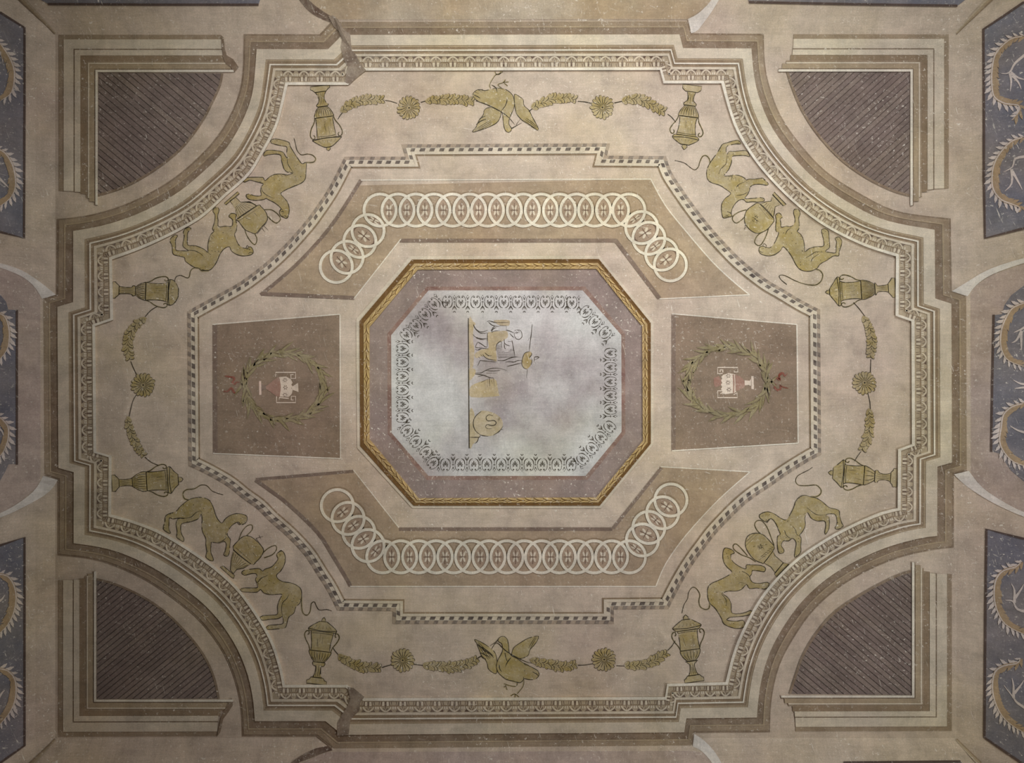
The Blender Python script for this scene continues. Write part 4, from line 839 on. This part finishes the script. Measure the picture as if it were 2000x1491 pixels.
# ------------------------------------------------------------------ wreaths, ribbons and small vases
wl = MB(True).plate([(-2, -1.3), (6, -2.8), (18, -2.4), (31, .6), (18, 2.0), (6, 2.0), (-2, 1.3)], .0016, 0, 0)
wl.ribbon([(2, -1.8), (10, -2.2), (18, -1.6), (27, .7)], 1.2, .002, 1, taper=1); WLEAF = wl.mesh('wreath_leaf', ['wreath', 'wreath_dark'])
def wreath(c, rx, ry, tie, label):
    t = thing('painted_wreath', c, label, 'wreath', 'wreaths in the side panels')
    base = math.pi if tie < 0 else 0.0
    for s in (-1, 1):
        N_ = 40
        for i in range(N_):
            a = base + s * (math.pi * (i + .2) / N_ - .12)
            p = (c[0] + rx * math.cos(a), c[1] + ry * math.sin(a))
            tan = math.atan2(s * ry * math.cos(a), -s * rx * math.sin(a))
            off = (.62, -.5, .25, -.2)[i % 4] * (-s) * -1
            k = rnd.uniform(-4, 4); p = (p[0] + math.cos(a) * k, p[1] + math.sin(a) * k)
            unit('leaf', WLEAF, t, p, .0046 + .0006 * (i % 3), tan - off * rnd.uniform(.7, 1.3) * 1.0, (rnd.uniform(.75, 1.1), rnd.uniform(1, 1.5), 1))
    for s in (-1, 1):
        for k in range(3):
            p = (c[0] + rx * math.cos(base) * .98, c[1] + s * 4 * k)
            unit('leaf', WLEAF, t, p, .0046, math.atan2(s * (1.2 + k * .3), .25 * tie), (1.15, 1.3, 1))
    ell = [(c[0] + rx * math.cos(2 * math.pi * i / 48), c[1] + ry * math.sin(2 * math.pi * i / 48)) for i in range(48)]
    build(MB().ribbon(ell, 9, .0042, closed=True, sm=False, jitter=.5, h0=.0042), 'stem', 'wreath', t)
    return t
W1 = wreath((556, 755), 77, 66, -1, 'olive leaf wreath around the small vase with wide red shoulder bands')
W2 = wreath((1420, 745), 78, 66, 1, 'olive leaf wreath with pale berries around the small white vase')
b = MB()
for _ in range(150):
    a = math.pi + rnd.choice((rnd.gauss(-.45, .3), rnd.gauss(.35, .25))); k = rnd.uniform(-13, 9)
    b.disc((1420 + (78 + k) * math.cos(a), 745 + (66 + k) * math.sin(a)), rnd.uniform(.6, 1.3), .0066, n=6, h0=.004)
tag(build(b, 'berries', 'ochre_pale', W2), kind='stuff')
for W_, rb_, o in ((W1, ('160,790 250,805 310,815 305,860 285,900 320,920 350,890 400,890', '140,1035 200,1040 270,985 310,1060 360,1050 390,985'), (420, 640, 8.33)),
                  (W2, ('1600,860 1640,820 1690,850 1680,780 1740,740 1770,790 1815,745', '1590,905 1620,920 1610,980 1660,1020 1710,980 1690,940 1750,970 1830,990'), (1320, 640, 8.33))):
    for s in rb_: build(MB().ribbon(T(s, *o), 4.2, .006, taper=1, h0=.0042, jitter=.3), 'ribbon', 'crimson', W_)
def vase(o, parts, frets, bands, flowers, label):
    t = thing('painted_vase', T(parts[1][1], *o)[0], label, 'vase', 'small vases inside the wreaths')
    for k, (nm, s, mt) in enumerate(parts):
        build(MB().plate(T(s, *o), .0045 + .0005 * (k % 3), .003), nm, mt, t)
    for f_ in frets: build(MB().ribbon(T(f_, *o), 2.0, .0055, sm=False, h0=.0042), 'handle', 'vase_white', t)
    b = MB()
    for s in bands: b.ribbon(T(s, *o), 2.4, .0066)
    build(b, 'red_bands', 'vase_red', t)
    for c in T(flowers, *o):
        b = MB()
        for i in range(6): b.disc((c[0] + 3.1 * math.cos(i * 1.05), c[1] + 3.1 * math.sin(i * 1.05)), 1.5, .0068, ry=.8, n=6, rot=i * 1.05)
        build(b, 'flower', 'umber', t)
vase((420, 640, 8.33), (('foot', '715,870 750,870 755,1095 718,1095', 'vase_bar'), ('stem', '755,925 800,940 850,930 880,915 890,1045 850,1010 800,1010 755,1030', 'coffer_edge'), ('lower_body', '830,955 880,920 1000,820 1045,805 1050,1125 1000,1120 890,1040 830,1000', 'vase_red'),
      ('body', '1040,810 1150,795 1230,840 1262,900 1240,930 1262,960 1240,990 1262,1020 1250,1080 1200,1130 1055,1125', 'vase_white'), ('lip', '1250,965 1350,900 1357,1050 1250,1010', 'vase_white')),
     ('985,800 985,730 1310,730 1310,830 1235,830 1235,765 1275,765', '1000,1120 1000,1222 1310,1222 1310,1120 1240,1120 1240,1180 1275,1180', '1045,1170 1045,1140 1200,1155'), ('1000,830 1018,980 1000,1120', '1042,830 1060,970 1042,1115', '880,925 895,980 880,1035', '930,890 960,940 990,960', '930,1050 960,1010 990,1000'), '1145,975 1140,855 1140,1095', 'small white vase with wide red shoulder bands and fret handles')
vase((1320, 640, 8.33), (('foot', '1228,790 1265,790 1270,1005 1230,1000', 'vase_white'), ('stem', '1120,860 1200,868 1222,838 1222,952 1190,935 1120,942', 'vase_white'), ('lower_body', '970,765 1050,800 1110,860 1125,940 1110,980 985,1035', 'vase_red'),
      ('body', '740,800 770,770 860,740 975,765 990,1035 960,1062 800,1088 750,1060 760,1030 732,1000 755,970 732,930 755,900 732,860 755,835', 'vase_white'), ('lip', '620,820 700,790 740,850 735,940 640,975 612,900', 'vase_red')),
     ('760,750 680,750 680,650 1008,650 1008,725 950,725 950,700', '765,730 765,690 720,690 720,725', '765,1030 680,1030 680,1142 1000,1142 995,1060 940,1095', '765,1090 765,1060 725,1075'), ('935,765 945,900 940,1060', '972,770 980,900 982,1030', '1030,800 1060,900 1040,1000'), '850,895 865,1010 855,785', 'small white vase with dark flowers inside the berried wreath')

# ------------------------------------------------------------------ the drawing in the octagon
G1, G2 = (900, 610, 10), (900, 750, 10)
def drawing(name, label, cat, washes, strokes, o, wd=1.25, c=None):
    t = thing(name, c or T(washes[0][1], *o)[0], label, cat)
    for k, (nm, s, mt) in enumerate(washes):
        p_ = T(s, *o); build(MB().plate(smooth(p_, True, 3) if len(p_) > 4 else p_, .0038 + .0004 * k, .003), nm, mt, t)
    b = MB()
    for s in strokes.split(';'): b.ribbon(T(s, *o), wd, .0056, jitter=.3, taper=1)
    build(b, 'ink_lines', 'ink', t); return t
GL = thing('ground_line', (915, 700), 'long black ground line with ochre earth under the drawn figure', 'line')
build(MB().ribbon(T('914.8,622 915.5,740 916.5,876'), 2.0, .0058, jitter=.2), 'line', 'ink', GL)
for k_, (s, o) in enumerate((('160,140 240,180 290,230 250,300 240,560 265,720 255,900 240,1050 180,1090', G1), ('165,1100 270,1110 290,1180 250,1260 165,1330', G1), ('175,520 260,560 300,900 370,1000 330,1100 240,1180 175,1240', G2))):
    build(MB().plate(smooth(T(s, *o), True, 3), .0033 + .0001 * k_, .003), 'earth', 'wash', GL)
drawing('seated_figure', 'line drawn seated figure holding a spear on the pale octagon', 'figure',
    [('robe', '530,400 600,390 760,370 900,370 920,480 850,540 790,580 700,620 690,760 700,900 690,960 560,920 430,860 300,900 270,820 380,740 540,700 530,560', 'wash'), ('stool', '640,170 760,150 945,160 945,255 890,265 760,260', 'wash'), ('head', '1050,360 1110,345 1170,365 1195,430 1190,490 1140,530 1080,515 1050,460', 'octagon')],
    '245,230 280,310 350,370 430,385 530,350;250,260 300,340 370,400 430,415 520,405;235,435 300,490 390,515 520,510;300,500 390,530 520,530;520,400 520,540 518,670;330,580 400,620 480,675 520,675;330,585 290,690 430,685;280,720 330,740 420,705 540,720;510,185 560,170 660,200 760,205 945,200;540,190 600,245 670,270 760,280;590,370 630,300 670,275;600,400 650,370 760,360;600,380 640,320 700,300;760,260 890,265;890,265 890,350;880,350 960,370 1040,405;1050,360 1110,345 1170,365 1195,430 1190,490 1140,530 1080,515 1050,460 1050,400;1060,400 1100,405 1130,390;1080,380 1130,400;1110,350 1160,400;960,420 1000,460 1040,500;850,520 855,600 900,640 960,660;850,600 855,690 880,720;690,750 695,650 730,600 790,570 800,700;700,650 790,640;700,680 800,672;700,710 800,702;705,740 810,735;710,770 850,765;712,800 1040,785;716,830 1045,815;722,860 1050,845;730,890 1050,870;960,730 1030,725;950,760 1035,750;1000,550 1030,700 1060,880;920,570 1000,570;720,940 840,945 950,900 1060,875 1150,880;470,790 540,850 610,850;430,830 500,900 600,930 690,940;390,830 430,870;380,945 500,955 700,975;330,1050 370,960 390,940;340,870 380,900;870,975 950,965 1040,975 1110,945 1190,945;905,1060 1050,1025 1190,990;1395,230 1380,400 1350,640 1335,770;1300,1120 1285,1290;1310,560 1340,500', G1, c=(965, 660))
drawing('drawn_shield', 'small ochre oval shield on the spear shaft', 'shield', [('face', '1335,770 1250,800 1210,890 1195,960 1200,1040 1250,1100 1300,1110 1370,1030 1390,960 1340,890 1385,830 1380,790', 'ochre')],
    '1335,770 1250,800 1210,890 1195,960 1200,1040 1250,1100 1300,1110;1370,1030 1390,960 1385,900;1340,890 1385,830 1380,790;1420,980 1440,930 1440,880 1490,870 1530,880 1490,910 1450,930', G1, c=(1029, 704))
drawing('drawn_altar', 'ochre altar with drapery drawn below the seated figure', 'altar', [('block', '300,1390 650,1300 720,1480 740,1600 720,1640 200,1660 180,1480', 'wash'), ('drapery', '280,1190 400,1185 480,1140 600,1100 760,1100 900,1140 830,1190 700,1240 600,1280 460,1230', 'octagon')],
    '280,1190 400,1185 480,1140 600,1100 760,1100 900,1140;280,1210 440,1230 560,1275 640,1285;340,1260 460,1230;480,1140 640,1150 780,1130;500,1190 700,1190;400,1370 520,1310;520,1300 525,1460;550,1290 560,1460;560,1290 570,1440;640,1290 655,1450;600,1330 615,1400', G1, c=(945, 750))
drawing('serpent_shield', 'round ochre shield with a coiled black serpent', 'shield', [('face', '400,530 300,620 250,720 250,830 300,930 390,1000 520,1025 650,1000 750,930 820,820 800,700 700,600 550,540', 'wash')],
    '400,540 300,620 250,720 250,830 300,930 390,1000;380,1000 450,1015 540,1025;640,1000 750,930 830,820;630,625 550,605 495,650 510,710 560,725 640,715 690,750 670,800 600,815 520,795 485,835 520,875 610,875;180,1045 290,1045 370,1040 380,1000;350,1050 320,1130 270,1170;790,890 830,890;735,680 735,740;755,660 755,720', G2, wd=1.5, c=(953, 826))
